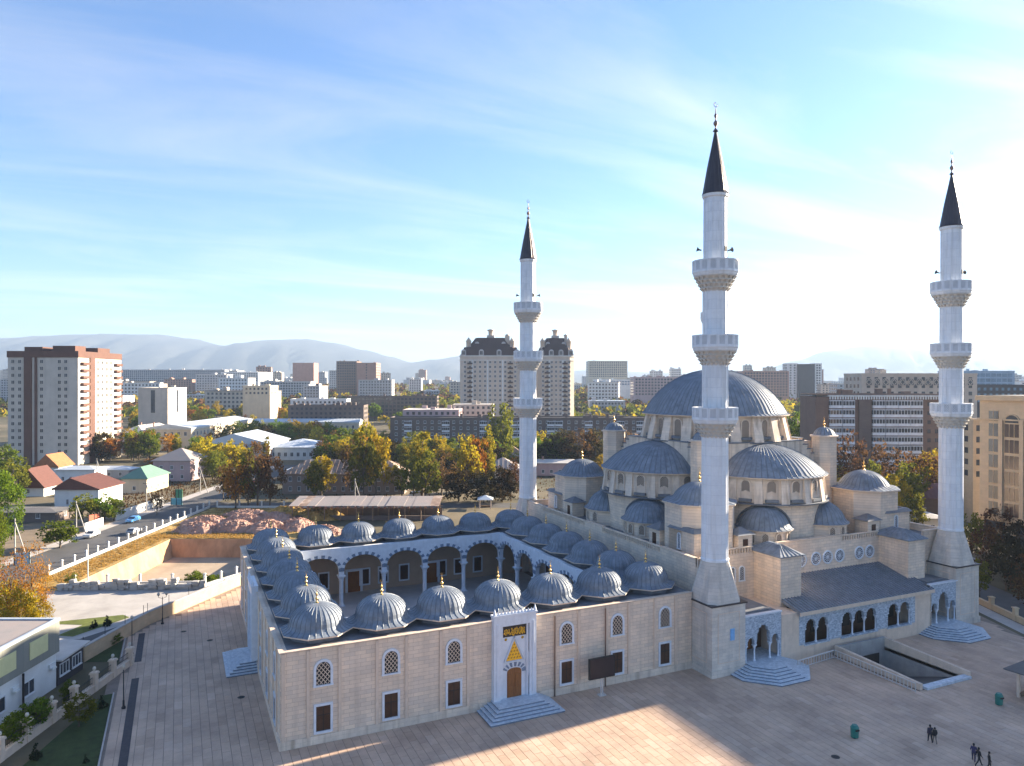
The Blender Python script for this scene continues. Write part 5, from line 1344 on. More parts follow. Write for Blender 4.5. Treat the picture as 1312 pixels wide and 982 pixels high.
# brown slab block with white loggias
D = 240; X0, X1 = Xp(1045,D), Xp(1206,D); w = X1-X0; dep = 13; h = Zp(508,D)
bb = city_thing('brown_apartment_block', (X0+X1)/2, D, 'brown brick apartment block with stacked white loggias', 'apartment block')
m = MB(); m.box(-w/2,w/2,0,dep,0,h); m.build('wall', W_brick, bb)
m = MB(); m.box(-w/2+4,w/2+.5,-.6,dep+.3,h,h+.5); ro = m.build('cornice', W_white, bb)
m = MB()
for k in range(44): x = -w/2+4.3+(w-4)*k/44; m.box(x,x+.45,-.75,-.6,h-.9,h+.5)
m.build('dentil', W_white, ro)
roof_flat(bb, w-.8, dep, h+.52, R_bitu, .4, W_brick, 5, 3)
fh = 2.98; rows = 10; z0 = h-3.2-fh*(rows-1)
lg = MB(); lg.box(-2.0,2.0,-.9,.0,0,.95,0); lg.box(-2.0,2.0,-.84,-.02,.95,2.35,1); lg.box(-2.0,2.0,-.9,0,2.35,2.6,0)
for x in (-2,-1,0,1,1.9): lg.box(x-.05 if x > -2 else -2,x+.06,-.9,-.82,.95,2.35,0)
lg_me = lg.mesh('loggia', [G_balc,G_win])
for r in range(rows):
    for gx in (6.4,10.6,20.6,24.8,28.9,33.0): inst('loggia', lg_me, bb, (gx-w/2,0,z0-.6+fh*r), 0, (1,1+.1*rnd.random(),1))
    windows(bb,'f',w,dep,z0+fh*r,fh,1,[16.3,37.5,40],1.3,1.5,frame=W_brick)
m = MB(); m.box(-w/2+14.2,-w/2+18.2,-.5,0,0,h+1.2); m.build('stair_bay', W_drab, bb)
# beige block with arched attic just behind it
tt, w, h = simple_block('arcaded_attic_block', 1104, 1252, 480, 300, 16, 'beige block with a row of arches under its roof behind the brown brick block', 'building', W_beige, R_pale, floors=8, joined=True, clutter=2)
ATT = make_window(2.2,2.6,W_beige,G_win,W_beige,.25,grid=2.4)
for x in spread(w,13): place_window(ATT, tt, (x-w/2,-.12,h-4.2), 0, 'attic_arch')
# tan office block, set square to the mosque
of = empty('office_block', (150,-4,0)); tag(of, 'tan office block with tall arched window bays and dark glass', 'office building')
OH, OV0, OV1 = 34.0, -32.0, 30.2
m = MB(); m.box(0,22,OV0,OV1,0,OH); m.build('wall', W_tan, of)
m = MB(); m.box(-.7,22.5,OV0-.5,OV1+.6,OH-1.0,OH); m.box(-.45,22.3,OV0-.3,OV1+.4,OH-5.2,OH-4.9); m.box(-.5,22,OV0-.3,OV1+.3,7.6,8.1); m.build('cornice', W_tan, of)
m = MB(); m.box(.8,21.2,OV0+.8,OV1-.8,OH-.02,OH+.1); m.build('roof', R_bitu, of)
pw = MB(); pw.box(-.55,0,-.42,.42,8.1,OH-4.9); pw_me = pw.mesh('pier', W_tan)
dk = MB(); dk.box(-.1,0,-1.0,1.0,0,2.75,1); dk.box(-.16,0,-1.0,1.0,2.75,3.0,0); dk.box(-.16,0,-.05,.05,0,2.75,0); dk_me = dk.mesh('office_window', [W_tan,G_win])
dkb = MB(); dkb.box(-.1,0,-1.45,1.45,0,2.75,1); dkb.box(-.16,0,-1.45,1.45,2.75,3.0,0)
for x in (-.5,.5): dkb.box(-.16,0,x-.05,x+.05,0,2.75,0)
dkb_me = dkb.mesh('office_window_wide', [W_tan,mat('bronze_glass',(.07,.045,.04),.15,var=.4,scale=.4,spec=.6)])
arw = MB(); A_ = arch_pts(1.45,0,1.6,10); arw.add([(-.1,-x,z) for x,z in A_], [tuple(range(11))], 0); ar_me = arw.mesh('arched_head', G_win)
arf = MB()
for (x0,z0_),(x1,z1_) in zip(arch_pts(1.55,0,1.75,10)[:-1],arch_pts(1.55,0,1.75,10)[1:]): arf.tube((-.12,-x0,z0_),(-.12,-x1,z1_),.16,n=5)
arf_me = arf.mesh('arch_trim', W_tan)
y = OV1-2.0; k = 0
while y > OV0+2:
    wide = k % 2 == 1; hw = 1.45 if wide else 1.0
    yc = y-hw
    for r in range(6): inst('office_window', dkb_me if wide else dk_me, of, (0,yc,8.6+3.35*r))
    if wide: o = inst('arched_head', ar_me, of, (0,yc,8.6+3.35*6-.35)); inst('arch_trim', arf_me, o)
    else: inst('office_window', dk_me, of, (0,yc,8.6+3.35*6), 0, (1,1,.75))
    y -= 2*hw+.25; inst('pier', pw_me, of, (0,y-.42,0)); y -= 1.09; k += 1
m = MB()
for k in range(9): m.box(-.3,0,OV1-5.4-6.6*k,OV1-1.2-6.6*k,1.0,7.2)
m.build('shop_glass', G_win, of)
# other named blocks
simple_block('stair_tower_block', 177, 215, 499, 450, 26, 'beige civic block with a lit white side and tall stair window', 'building', W_beige, R_zinc, floors=1, nf=1, ww=2.5, wh=14, nr=1, clutter=1)
tt, w, h = simple_block('wide_panel_block', 155, 288, 475, 1150, 16, 'long grey panel block of ribbed bays on the skyline', 'apartment block', W_panel, R_pale, floors=11, joined=True, clutter=8)
simple_block('white_stepped_block', 283, 331, 478, 1000, 60, 'white stepped block with sunlit side beyond the beige civic block', 'building', W_white, R_pale, floors=4, joined=True, clutter=5)
simple_block('sandstone_slab_block', 375, 402, 466, 1250, 30, 'tall plain sandstone coloured slab beside white offices', 'building', W_brick2, R_pale, floors=1, nf=1, ww=.6, wh=1, joined=True, clutter=0)
simple_block('pale_slab_block', 333, 398, 490, 850, 20, 'pale grey slab block with sunlit end wall', 'building', W_panel, R_bitu, floors=6, joined=True)
simple_block('flat_hall_block', 311, 346, 496, 520, 18, 'flat white-topped hall among autumn trees', 'building', W_cream, R_pale, floors=2, joined=True)
for (a,b,tp) in ((431,457,464),(457,482,466)):  # two faces of one tower; shade and sunlight painted in as brick colours
    simple_block('brick_tower_block', a, b, tp, 930 if a < 450 else 918, 30, 'gridded half of the brick tower in shade-darkened brick' if a < 450 else 'smooth red half of the brick tower in sun-brightened brick', 'apartment tower', W_brick if a < 450 else W_brick2, R_bitu, floors=15, fh=3.4, nf=8 if a < 450 else 1, nr=9, ww=1.6, wh=1.8, joined=True, clutter=3)
simple_block('old_slab_block', 369, 466, 521, 470, 14, 'old dark brick slab block with a pale attic storey', 'apartment block', W_drab, R_bitu, floors=5, joined=True, clutter=9)
simple_block('low_slab_block', 446, 560, 509, 600, 14, 'long low slab block with glazed balconies among yellow trees', 'apartment block', W_drab, R_bitu, floors=5, joined=True, clutter=9)
simple_block('pale_attic_block', 372, 444, 513, 500, 12, 'long row of white-topped flats behind the dark brick slab', 'apartment block', W_white, R_pale, floors=4, joined=True, clutter=3)
tt, w, h = simple_block('brick_slab_block', 500, 838, 537, 366, 15, 'long dark brick slab block with white enclosed balconies behind the cottages', 'apartment block', W_drab, R_bitu, floors=5, fh=3.05, joined=False, nf=36, ww=1.3, wh=1.5, clutter=16)
lb_ = MB(); lb_.box(-1.9,1.9,-.85,0,0,.95,0); lb_.box(-1.9,1.9,-.8,0,.95,2.3,1); lb_.box(-1.9,1.9,-.85,0,2.3,2.5,0)
for x in (-1.9,-.95,0,.95,1.8): lb_.box(x,x+.1,-.86,-.8,.95,2.3,0)
lb_me = lb_.mesh('balcony', [G_balc,G_win])
for x in (9,28,47,62,66,81,85,100,116,126):
    for r in range(5): inst('balcony', lb_me, tt, (x-w/2,0,h-3.6-3.05*r))
simple_block('white_roof_block', 516, 588, 526, 384, 26, 'low block with broad white roof rising behind the dark brick slab', 'building', W_pink, R_pale, floors=1, joined=True, clutter=4, par=.2)
simple_block('rear_white_roof_block', 580, 632, 519, 420, 20, 'square block with white pitched top near the mansard towers', 'building', W_beige, R_pale, floors=2, joined=True, clutter=2, par=.2)
simple_block('hotel_block', 754, 804, 463, 1250, 40, 'large cream hotel block on the skyline right of the towers'.replace(' right of the towers',' past the mansard towers'), 'hotel', W_cream, R_pale, floors=9, joined=True, clutter=3)
simple_block('glass_market_hall', 763, 812, 487, 850, 30, 'white market hall with blue glass front', 'building', W_white, R_zinc, floors=2, joined=True, glass=G_blue, ww=2.6, wh=2)
simple_block('red_roof_terrace', 812, 872, 484, 740, 22, 'terrace of flats under dull red roofs behind the great dome', 'apartment block', W_pink, R_brown, floors=6, joined=True, clutter=8)
simple_block('dark_striped_tower', 1022, 1044, 467, 860, 16, 'white tower with a broad dark glass stripe', 'office tower', W_dkpan, R_pale, floors=1, nf=1, joined=True, ww=.3, wh=.3, clutter=0)
for a,b,lab in ((1009,1022,'white window bay flank joined to the striped tower, red block side'),(1044,1053,'narrow white window bay flank joined to the striped tower, outer side')):
    simple_block('striped_tower_wing', a, b, 466, 862, 16, lab, 'office tower', W_white, R_pale, floors=12, nf=2, joined=True, clutter=0)
simple_block('unfinished_brick_block', 952, 1011, 476, 800, 20, 'red and cream block under construction behind the great dome', 'apartment block', W_brick2, R_bitu, floors=9, joined=True, clutter=6)
house('pagoda_roof_house', Xp(1022,345), 345, 16, 14, 16, 3.4, W_cream, R_rust, 'four-storey villa with wide red eaves between dome and brown block', nf=3, nr=3, floors=4, fh=3.6, chim=0, ov=1.6, ww=2.2, wh=2.2)
simple_block('glass_pavilion', 1232, 1300, 476, 430, 24, 'blue glass pavilion with layered flat roofs behind the tan office', 'building', W_blue, R_zinc, floors=5, joined=True, glass=G_blue, ww=2.8, wh=2.0, clutter=4)
simple_block('dark_glass_hall', 1240, 1330, 494, 380, 26, 'dark hall with bright blue roof edge behind the tan office', 'building', W_dkpan, R_zinc, floors=3, joined=True, glass=G_blue, clutter=0)
simple_block('tan_link_block', 1247, 1262, 540, 190, 12, 'narrow tan link block between minaret and office', 'building', W_tan, R_pale, floors=5, nf=1, joined=True, clutter=0)
house('purple_roof_house', Xp(1195,200), 200, 30, 10, 5.0, 3.4, W_drab, mat('roof_purple',(.15,.085,.10),.7,var=.2,scale=.4), 'low house with dull purple metal roof under the brown block', nf=6, nr=2, chim=0, rib=1.5)
house('pale_roof_store', Xp(1175,176), 176, 14, 9, 4.0, 1.2, W_white, R_pale, 'small store with sunlit pale roof behind the hall minaret', nf=3, nr=2, chim=0)
for k_,(X_,D_) in enumerate(((-103.2,172),(-103.2,205),(-103.0,240))): apole(X_, D_, 8.5, ('utility pole on the pavement by the red gate','utility pole on the pavement before the brown tiled gable','utility pole on the pavement at the far end of the road')[k_])
# roadside bits: boundary walls, gate, hoardings
def panel(name, X, D, w, h, m, label, cat, t_=.15, rz=0):
    p = city_thing(name, X, D, label, cat); p.rotation_euler[2] += rz
    b = MB(); b.box(-w/2,w/2,0,t_,.1,h); b.build('board', m, p); b = MB()
    for x in (-w/2+.1,0,w/2-.1): b.box(x-.08,x+.08,-.06,t_+.06,-.05,h+.15)
    b.build('post', M_iron, p); return p
panel('street_hoarding', Xp(104,150), 150, 4.5, 2.0, M_sheetb, 'turquoise sheet hoarding', 'hoarding') if 0 else None
panel('sheet_hoarding', Xp(28,146), 146, 2.8, 2.4, mat('sheet_pale_blue',(.40,.55,.60),.6,var=.1), 'pale blue sheet hoarding at the edge of the soil yard', 'hoarding', rz=.4)
panel('red_gate', Xp(121,187), 187, 3.4, 2.6, M_doorred, 'red metal gate in the roadside wall', 'gate', rz=1.2)
panel('turquoise_kiosk_wall', Xp(226,216), 216, 3.4, 2.1, M_sheetb, 'turquoise sheet fence by the street corner', 'fence')
panel('green_hoarding', Xp(229,226), 226, 2.2, 3.2, M_dgreen, 'dark green hoarding on the corner fence', 'hoarding')
rw = city_thing('roadside_wall', -104.8, 160, 'pale roadside wall broken by gate and bushes', 'wall')
b = MB(); b.box(-.15,.15,18,26,-.05,2.0); b.box(-.15,.15,32,58,-.05,2.2); b.build('wall_body', M_fencew, rw)
# right boundary: low fence wall with posts, hedge strip and street
for nm,off,z,m_,wd in (('street_right',9.0,-.034,M_asph,8.0),('pavement_right',2.2,-.02,M_kerb,2.6)):
    a = Vector((106,-2.4)); g = MB(); e1, e2 = E1, E2
    P = [a+e2*(off-wd/2)-e1*70, a+e2*(off+wd/2)-e1*70, a+e2*(off+wd/2)+e1*60, a+e2*(off-wd/2)+e1*60]
    flat(g, [tuple(p) for p in P], [], z); tag(g.build(nm.replace('_right',''), m_), kind='structure')
rf = empty('low_fence_wall', (106,-2.4,0), -YAW); tag(rf, 'low tan fence wall with square posts along the shaded street', 'fence')
b = MB(); b.box(3.7,4.0,-60,50,-.05,.8); b.box(3.6,4.1,-60,50,.8,.92); b.build('plinth_wall', W_tan, rf)
pm = MB(); pm.box(-.3,.3,-.3,.3,0,1.9); pm.box(-.4,.4,-.4,.4,1.9,2.05); pme = pm.mesh('post', W_tan)
for k in range(20): inst('post', pme, rf, (3.85,-58+5.6*k,0))
# ================================================================== TREES
def leaf_mat(name, cols, tl=.45):
    m = bpy.data.materials.new(name); m.use_nodes = True
    n, l = m.node_tree.nodes, m.node_tree.links
    for x in list(n): n.remove(x)
    out = n.new('ShaderNodeOutputMaterial'); geo = n.new('ShaderNodeNewGeometry'); oi = n.new('ShaderNodeObjectInfo')
    r = n.new('ShaderNodeValToRGB'); e = r.color_ramp.elements
    while len(e) < len(cols): e.new(.5)
    for k,c in enumerate(cols): e[k].position = k/(len(cols)-1); e[k].color = (*c,1)
    l.new(geo.outputs['Random Per Island'], r.inputs[0])
    hs = n.new('ShaderNodeHueSaturation')
    for sock,lo,hi in (('Hue',.485,.515),('Value',.75,1.2)):
        mr = n.new('ShaderNodeMapRange'); mr.inputs['To Min'].default_value = lo; mr.inputs['To Max'].default_value = hi
        l.new(oi.outputs['Random'], mr.inputs['Value']); l.new(mr.outputs[0], hs.inputs[sock])
    l.new(r.outputs[0], hs.inputs['Color'])
    d = n.new('ShaderNodeBsdfDiffuse'); t = n.new('ShaderNodeBsdfTranslucent'); mx = n.new('ShaderNodeMixShader'); mx.inputs[0].default_value = tl
    l.new(hs.outputs[0], d.inputs['Color']); l.new(hs.outputs[0], t.inputs['Color']); l.new(d.outputs[0], mx.inputs[1]); l.new(t.outputs[0], mx.inputs[2]); l.new(mx.outputs[0], out.inputs['Surface'])
    return m
LM = {
 'yellow': leaf_mat('leaves_yellow', [(.32,.22,.015),(.46,.32,.018),(.24,.22,.02),(.54,.38,.02),(.16,.165,.02)]),
 'orange': leaf_mat('leaves_orange', [(.30,.11,.015),(.42,.18,.02),(.20,.09,.02),(.50,.25,.02)]),
 'green':  leaf_mat('leaves_green', [(.06,.105,.012),(.11,.165,.015),(.17,.21,.018),(.08,.125,.012)]),
 'olive':  leaf_mat('leaves_olive', [(.11,.125,.018),(.18,.18,.02),(.08,.10,.016),(.26,.235,.02)]),
 'brown':  leaf_mat('leaves_brown', [(.085,.045,.022),(.13,.065,.03),(.06,.036,.02),(.18,.095,.03)]),
 'poplar': leaf_mat('leaves_poplar', [(.24,.22,.02),(.34,.27,.02),(.16,.18,.02),(.46,.33,.02)]),
 'dark':   leaf_mat('leaves_dark', [(.035,.030,.014),(.06,.045,.018),(.028,.026,.014),(.085,.055,.02)]),
 'conifer':leaf_mat('needles', [(.022,.035,.018),(.035,.05,.025),(.018,.028,.016)], .15),
}
M_bark = mat('bark', (.11,.085,.065), .95, var=.3, scale=3, stretch=(3,3,.5), bump=.4)
SPEC = {  # height, crown radius, crown base, clumps, leaves, leaf size, clump radius, shape
 'yellow': (11,3.9,2.6,64,30,.36,1.05,'round'), 'orange': (10,3.4,2.4,58,28,.34,1.0,'round'), 'green': (10,3.9,2.0,66,30,.38,1.05,'round'), 'olive': (12,4.0,2.8,62,30,.38,1.1,'round'),
 'brown': (11,3.9,2.6,50,26,.32,1.15,'round'), 'poplar': (15,2.0,1.6,70,26,.34,.85,'column'), 'dark': (10,4.2,1.6,60,30,.38,1.15,'round'), 'conifer': (3.2,1.1,.2,40,24,.16,.3,'cone'),
 'greenf': (18,7.0,3.5,150,60,.30,1.5,'round'), 'brownf': (13,4.6,2.8,85,26,.17,1.3,'round'), 'yellowf': (8,3.6,1.0,100,48,.19,.95,'round')}
for a_,b_ in (('greenf','green'),('brownf','orange'),('yellowf','yellow')): LM[a_] = LM[b_]
def tree_meshes(sp, seed):
    r = random.Random(seed*31+sum(map(ord,sp))); h,R_,cb_,nc,nl,ls,cr_,shape = SPEC[sp]
    cl = []
    while len(cl) < nc:
        x,y,z = r.uniform(-1,1),r.uniform(-1,1),r.uniform(0,1)
        rr = math.hypot(x,y)
        if shape == 'round': lim = math.sqrt(max(0,1-((z-.42)/.58)**2)) if z > .42 else .55+.45*math.sqrt(max(0,1-((.42-z)/.46)**2)) if z > .0 else 0
        elif shape == 'column': lim = min(1,.35+z*2.2)*(1-z**3)**.8
        else: lim = 1-z
        lim *= .82+.25*math.sin(3*math.atan2(y,x)+seed*2+z*5)
        if rr > lim: continue
        if rr < lim*.45 and r.random() < .75: continue
        cl.append((x*R_,y*R_,cb_+z*(h-cb_),r.uniform(.65,1.2)))
    c = MB()
    for x,y,z,k in cl:
        n = int(nl*k)
        for _ in range(n):
            d = Vector((r.gauss(0,1),r.gauss(0,1),r.gauss(0,.8))); d.normalize(); d *= cr_*k*r.random()**.45
            p = Vector((x,y,z))+d; s = ls*r.uniform(.6,1.25)
            a = Vector((r.gauss(0,1),r.gauss(0,1),r.gauss(0,.7))).normalized(); b = a.orthogonal().normalized()
            b = (b*math.cos(t0:=r.uniform(0,6.28))+a.cross(b)*math.sin(t0))
            q = a.cross(b)
            c.add([p+b*s, p+q*s*.55, p-b*s, p-q*s*.55], [(0,1,2,3)])
    t = MB(); r0 = .018*h+.05
    lean = (r.uniform(-.25,.25),r.uniform(-.25,.25))
    pts = [(lean[0]*k*k,lean[1]*k*k,-.15+(h*.78)*k) for k in (0,.3,.6,1)]
    for i in range(3): t.tube(pts[i],pts[i+1],r0*(1-.29*i),r0*(1-.29*(i+1)),n=7)
    for x,y,z,k in r.sample(cl, min(len(cl), 16 if sp in ('brown','dark') else 11)):
        zb = max(cb_*.6, z-math.hypot(x,y)*.9-.4); f = min(1,zb/(h*.78)); st_ = (lean[0]*f*f,lean[1]*f*f,zb)
        mid = (st_[0]+(x-st_[0])*.5, st_[1]+(y-st_[1])*.5, st_[2]+(z-st_[2])*.62)
        t.tube(st_,mid,r0*.36,r0*.2,n=5); t.tube(mid,(x,y,z),r0*.2,r0*.06,n=4)
    return t.mesh('trunk', M_bark), c.mesh('crown', LM[sp])
TREES = {sp: [tree_meshes(sp,k) for k in range(2 if sp in ('conifer','greenf','brownf','yellowf') else 4)] for sp in SPEC}
WORDS = {'yellow':'golden yellow leafy tree','orange':'orange-leaved tree','green':'bushy green tree','olive':'olive and yellow tree','brown':'brown thinning tree','poplar':'slender yellow-green poplar','dark':'dark bushy tree','conifer':'small dark spruce','greenf':'tall spreading green tree','brownf':'half-bare orange-brown tree','yellowf':'golden bushy tree'}
NAMES = {'yellow':'golden_tree','orange':'orange_tree','green':'green_tree','olive':'olive_green_tree','brown':'brown_tree','poplar':'poplar_tree','dark':'dark_tree','conifer':'spruce_tree','greenf':'spreading_green_tree','brownf':'half_bare_tree','yellowf':'golden_bushy_tree'}
trs = random.Random(21)
footprints = []
for o in list(scene.objects):
    if o.type == 'EMPTY' and o.get('category') in ('house','building','apartment block','apartment tower','shed','office tower','hotel'):
        for ch in o.children:
            if ch.name.startswith(('wall','roof')):
                xs = [v.co.x for v in ch.data.vertices]; ys = [v.co.y for v in ch.data.vertices]
                p = o.location; X = (p.x-CAM.x)*E2.x+(p.y-CAM.y)*E2.y; Dd = (p.x-CAM.x)*E1.x+(p.y-CAM.y)*E1.y
                footprints.append((X+min(xs),X+max(xs),Dd+min(ys),Dd+max(ys))); break
def free(X, D, m=1.5): return not any(a-m < X < b+m and c-m < D < d+m for a,b,c,d in footprints)
def tree(sp, X, D, h, where, wide=1.0, z=None, force=True):
    z = gz(D)-.05 if z is None else z
    if not force and not free(X,D): return
    s = h/SPEC[sp][0]
    t = city_thing(NAMES[sp], X, D, WORDS[sp]+' '+where, 'tree', WORDS[sp]+'s '+where)
    t.location.z = z; t.rotation_euler[2] = trs.uniform(0,6.28); t.scale = (s*wide,s*wide,s)
    tm, cmh = trs.choice(TREES[sp]); inst('trunk', tm, t); inst('crown', cmh, t)
def treepx(sp, px, base, top, where, wide=1.0):
    D = 34420.0/(base-488.8); tree(sp, Xp(px,D), D, Zp(top,D), where, wide)
# particular trees
treepx('greenf',-6,712,600,'beside the soil yard',.75); treepx('greenf',-18,752,650,'beside the soil yard',.6); treepx('olive',18,640,585,'behind the soil yard houses'); treepx('green',10,615,572,'behind the soil yard houses')
for px,b_,tp,wd in ((40,802,690,.62),(14,810,705,.7),(58,776,720,.55)): treepx('brownf',px,b_,tp,'growing at the edge of the pale concrete lot',wd)
for px,b_,tp in ((8,800,742),(25,812,752),(48,802,762)): treepx('yellowf',px,b_,tp,'leaning over the workshop roof',.95)
treepx('green',77,703,668,'on the road verge',1.7); treepx('olive',106,672,632,'beside the white gabled house',1.3); treepx('green',134,668,634,'beside the white gabled house',1.4); treepx('olive',146,668,640,'beside the white gabled house',1.5); treepx('brown',201,661,626,'by the asphalt road',.7); treepx('olive',92,752,735,'on the dry verge by the road',1.6)
for sp,px,b_,tp,wd in (('orange',302,652,592,.9),('brown',330,651,566,.75),('olive',318,650,575,.7),('brown',346,650,578,.7),('dark',306,645,600,1.1),('brown',286,640,598,.8),('yellow',412,640,583,.95),('olive',404,642,590,.8),('olive',466,643,544,.62),('yellow',482,640,552,.6),('brown',456,640,560,.7),('yellow',470,600,540,.8),('olive',545,644,575,.8),('poplar',541,640,545,1.1),('brown',566,640,576,.85),('olive',530,642,588,.9),('dark',588,643,600,1.2),('yellow',596,632,560,.8),('orange',612,630,556,.6),('poplar',625,628,546,1.0),('olive',642,600,516,.75),('dark',620,645,604,1.2),('dark',644,643,600,1.3),('brown',655,640,590,1.0),('olive',515,636,590,.9),('green',560,634,598,.9)):
    treepx(sp,px,b_,tp,'between the open shed and the brick slab',wd)
treepx('poplar',693,600,578,'behind the courtyard minaret',1.2)
for sp,px,b_,tp,wd in (('dark',706,600,558,1.2),('dark',726,602,552,1.2),('brown',744,604,548,1.2),('dark',760,602,552,1.2),('brown',716,598,556,1.1),('yellow',770,606,582,1.2),('olive',776,596,560,1.0),('brown',800,592,548,1.0)): treepx(sp,px,b_,tp,'before the long brick slab',wd)
for sp,px,b_,tp,wd in (('green',1030,592,520,.8),('yellow',1082,648,600,1.1),('olive',1075,640,594,1.0),('brown',1090,650,556,.8),('olive',1118,656,590,.8),('brown',1135,650,570,1.0),('yellow',1148,668,606,.8),('olive',1165,664,588,.9),('brown',1180,655,575,1.0),('yellow',1196,650,575,.9),('olive',1108,668,612,.9),('yellow',1240,640,575,1.0),('brown',1258,648,600,1.0),('olive',1172,684,630,.9),('dark',1060,632,586,1.0)): treepx(sp,px,b_,tp,'below the brown brick block',wd)
for sp,px,b_,tp,wd in (('brown',1262,740,672,.8),('dark',1290,756,690,.9),('olive',1246,718,656,.8),('dark',1310,740,668,.9),('brown',1276,712,650,1.1),('olive',1256,764,716,.9),('brown',1318,790,710,.8)): treepx(sp,px,b_,tp,'in the shaded street by the tan office',wd)
# pit shrubs, small spruces, garden bushes
for X,D,h,sp in ((-62.5,143,3.6,'green'),(-59.5,141,3.8,'green'),(-56.8,140,3.8,'green'),(-64.5,140,3.0,'olive'),(-58,139,2.6,'green')): tree(sp,X,D,h,'growing in the clay pit',1.4,-4.1)
for px,b_,tp in ((46,974,951),(131,908,889),(137.6,803,787),(118,806,796),(110,978,966),(122,804,793)): treepx('conifer',px,b_,tp,'on the lawns by the plaza',1.0)
treepx('olive',101,932,890,'on the corner lawn beside the stone fence',1.35); treepx('green',47,935,897,'between workshop and stone fence',1.4); treepx('green',20,955,915,'between workshop and stone fence',1.4); treepx('green',88,905,872,'between workshop and stone fence',.8); treepx('green',147,826,812,'on the small lawn by the beige wall',1.8)
# street trees filling the middle distance
bands = [(222,300,-135,-106,15,'among the roadside houses'),(280,330,-85,20,60,'among the old town gardens'),(330,365,-190,-60,44,'among the old town gardens'),(392,450,-165,-40,50,'around the cream halls'),(395,470,20,150,18,'behind the brick slab'),(466,620,-300,-60,84,'among the far slab blocks'),(470,640,40,330,60,'behind the great dome'),(255,330,95,215,22,'around the brown brick block')]
for d0,d1,x0,x1,n,wh in bands:
    k = 0
    for _ in range(n*5):
        if k >= n: break
        D = trs.uniform(d0,d1); X = trs.uniform(x0,x1)
        px_t = 656+X/D*F_PX
        if not free(X,D) or abs(X)/D > .78 or (-106 < X < -88): continue
        if D < 268 and 60 < px_t < 276: continue
        if D < 330 and 176 < px_t < 262 and trs.random() < .6: continue
        tree(trs.choice(('yellow','olive','brown','green','dark','olive','green','olive','yellow','poplar','orange','green')),X,D,trs.uniform(8,15),wh,trs.uniform(.9,1.25)); k += 1

# ================================================================== FAR CITY
fr = random.Random(5)
protos = []
KIND = [('pale panel block of flats on the hazy skyline',W_panel,R_pale),('white block of flats on the hazy skyline',W_white,R_pale),('beige block of flats on the hazy skyline',W_beige,R_bitu),('brownish brick block on the hazy skyline',W_brick2,R_bitu),('low grey flat-roofed building on the hazy skyline',W_grey,R_zinc)]
for ki,(lab,wm_,rm) in enumerate(KIND):
    for j in range(3):
        w = (18,34,60)[j]*fr.uniform(.85,1.15); dep = fr.uniform(13,22); h = {0:(26,28,30),1:(30,22,16),2:(36,26,18),3:(38,24,18),4:(9,11,8)}[ki][j]
        t = empty('city_block', (0,0,-500)); b = MB(); b.box(-w/2,w/2,0,dep,0,h)
        for q in range(3): x = fr.uniform(-w*.4,w*.4); b.box(x-1.5,x+1.5,dep*.3,dep*.6,h+.6,h+fr.uniform(1.8,3.2))
        b.build('wall', wm_, t)
        b = MB(); b.box(-w/2-.3,w/2+.3,-.3,dep+.3,h,h+.6); b.build('roof', rm, t)
        rows = max(1,int((h-1.5)/3.2)); windows(t,'f',w,dep,h-2.7-3.2*(rows-1),3.2,rows,spread(w,max(3,int(w/3.4))),1.8,1.7,joined=True); windows(t,'r' if j % 2 else 'l',w,dep,h-2.7-3.2*(rows-1),3.2,rows,spread(dep,4),1.8,1.7,joined=True)
        tag(t, lab, 'building', lab.replace(' on the hazy skyline',' of the far city')); protos.append((t,w,dep,h))
used = [False]*len(protos); occ = list(footprints)
n = 0; tries = 0
while n < 270 and tries < 9000:
    tries += 1
    D = 640+2300*fr.random()**1.25; X = fr.uniform(-.78,.78)*D
    k = fr.randrange(len(protos)); t,w,dep,h = protos[k]
    s = fr.uniform(.85,1.15); zs = s*fr.uniform(.75,1.2)
    if D < 800 and h*zs > 28: continue
    if any(a-6 < X+w*s/2 and X-w*s/2 < b+6 and c-8 < D+dep*s and D < d+8 for a,b,c,d in occ): continue
    occ.append((X-w*s/2,X+w*s/2,D,D+dep*s))
    o = copy_tree(t) if used[k] else t
    used[k] = True
    o.location = city(X,D,gz(D)-.5); o.rotation_euler[2] = -YAW+fr.choice((0,0,0,.25,-.2)); o.scale = (s,s,zs); n += 1
for k,(t,w,dep,h) in enumerate(protos):
    if not used[k]:
        for ch in list(t.children): bpy.data.objects.remove(ch)
        bpy.data.objects.remove(t)
# far-off tree cover that reads as one mass
def far_wood(name, d0, d1, n, lsz, seed, material):
    b = MB(); r = random.Random(seed)
    for _ in range(n):
        D = d0+(d1-d0)*r.random()**1.3; X = r.uniform(-.80,.80)*D
        if not free(X,D,0): continue
        c = Vector(city(X,D,gz(D))); hh = r.uniform(4,9); q = r.uniform(3,6)
        for _ in range(16):
            d = Vector((r.gauss(0,1),r.gauss(0,1),r.gauss(0,.7))).normalized()
            p = c+Vector((d.x*q,d.y*q,hh*.55+d.z*hh*.5)); s = lsz*r.uniform(.7,1.3)
            a = (d+Vector((r.gauss(0,.5),r.gauss(0,.5),r.gauss(0,.5)))).normalized(); u = a.orthogonal().normalized(); v = a.cross(u)
            b.add([p+u*s,p+v*s*.8,p-u*s,p-v*s*.8], [(0,1,2,3)])
    o = b.build(name, material); o['label'] = 'far-off autumn tree cover between city blocks'; o['category'] = 'trees'; o['kind'] = 'stuff'
far_wood('treeline', 600, 1500, 1500, 1.9, 3, LM['olive']); far_wood('treeline.001', 640, 3000, 1900, 2.8, 4, LM['brown']); far_wood('treeline.002', 560, 1800, 700, 1.8, 6, LM['yellow'])
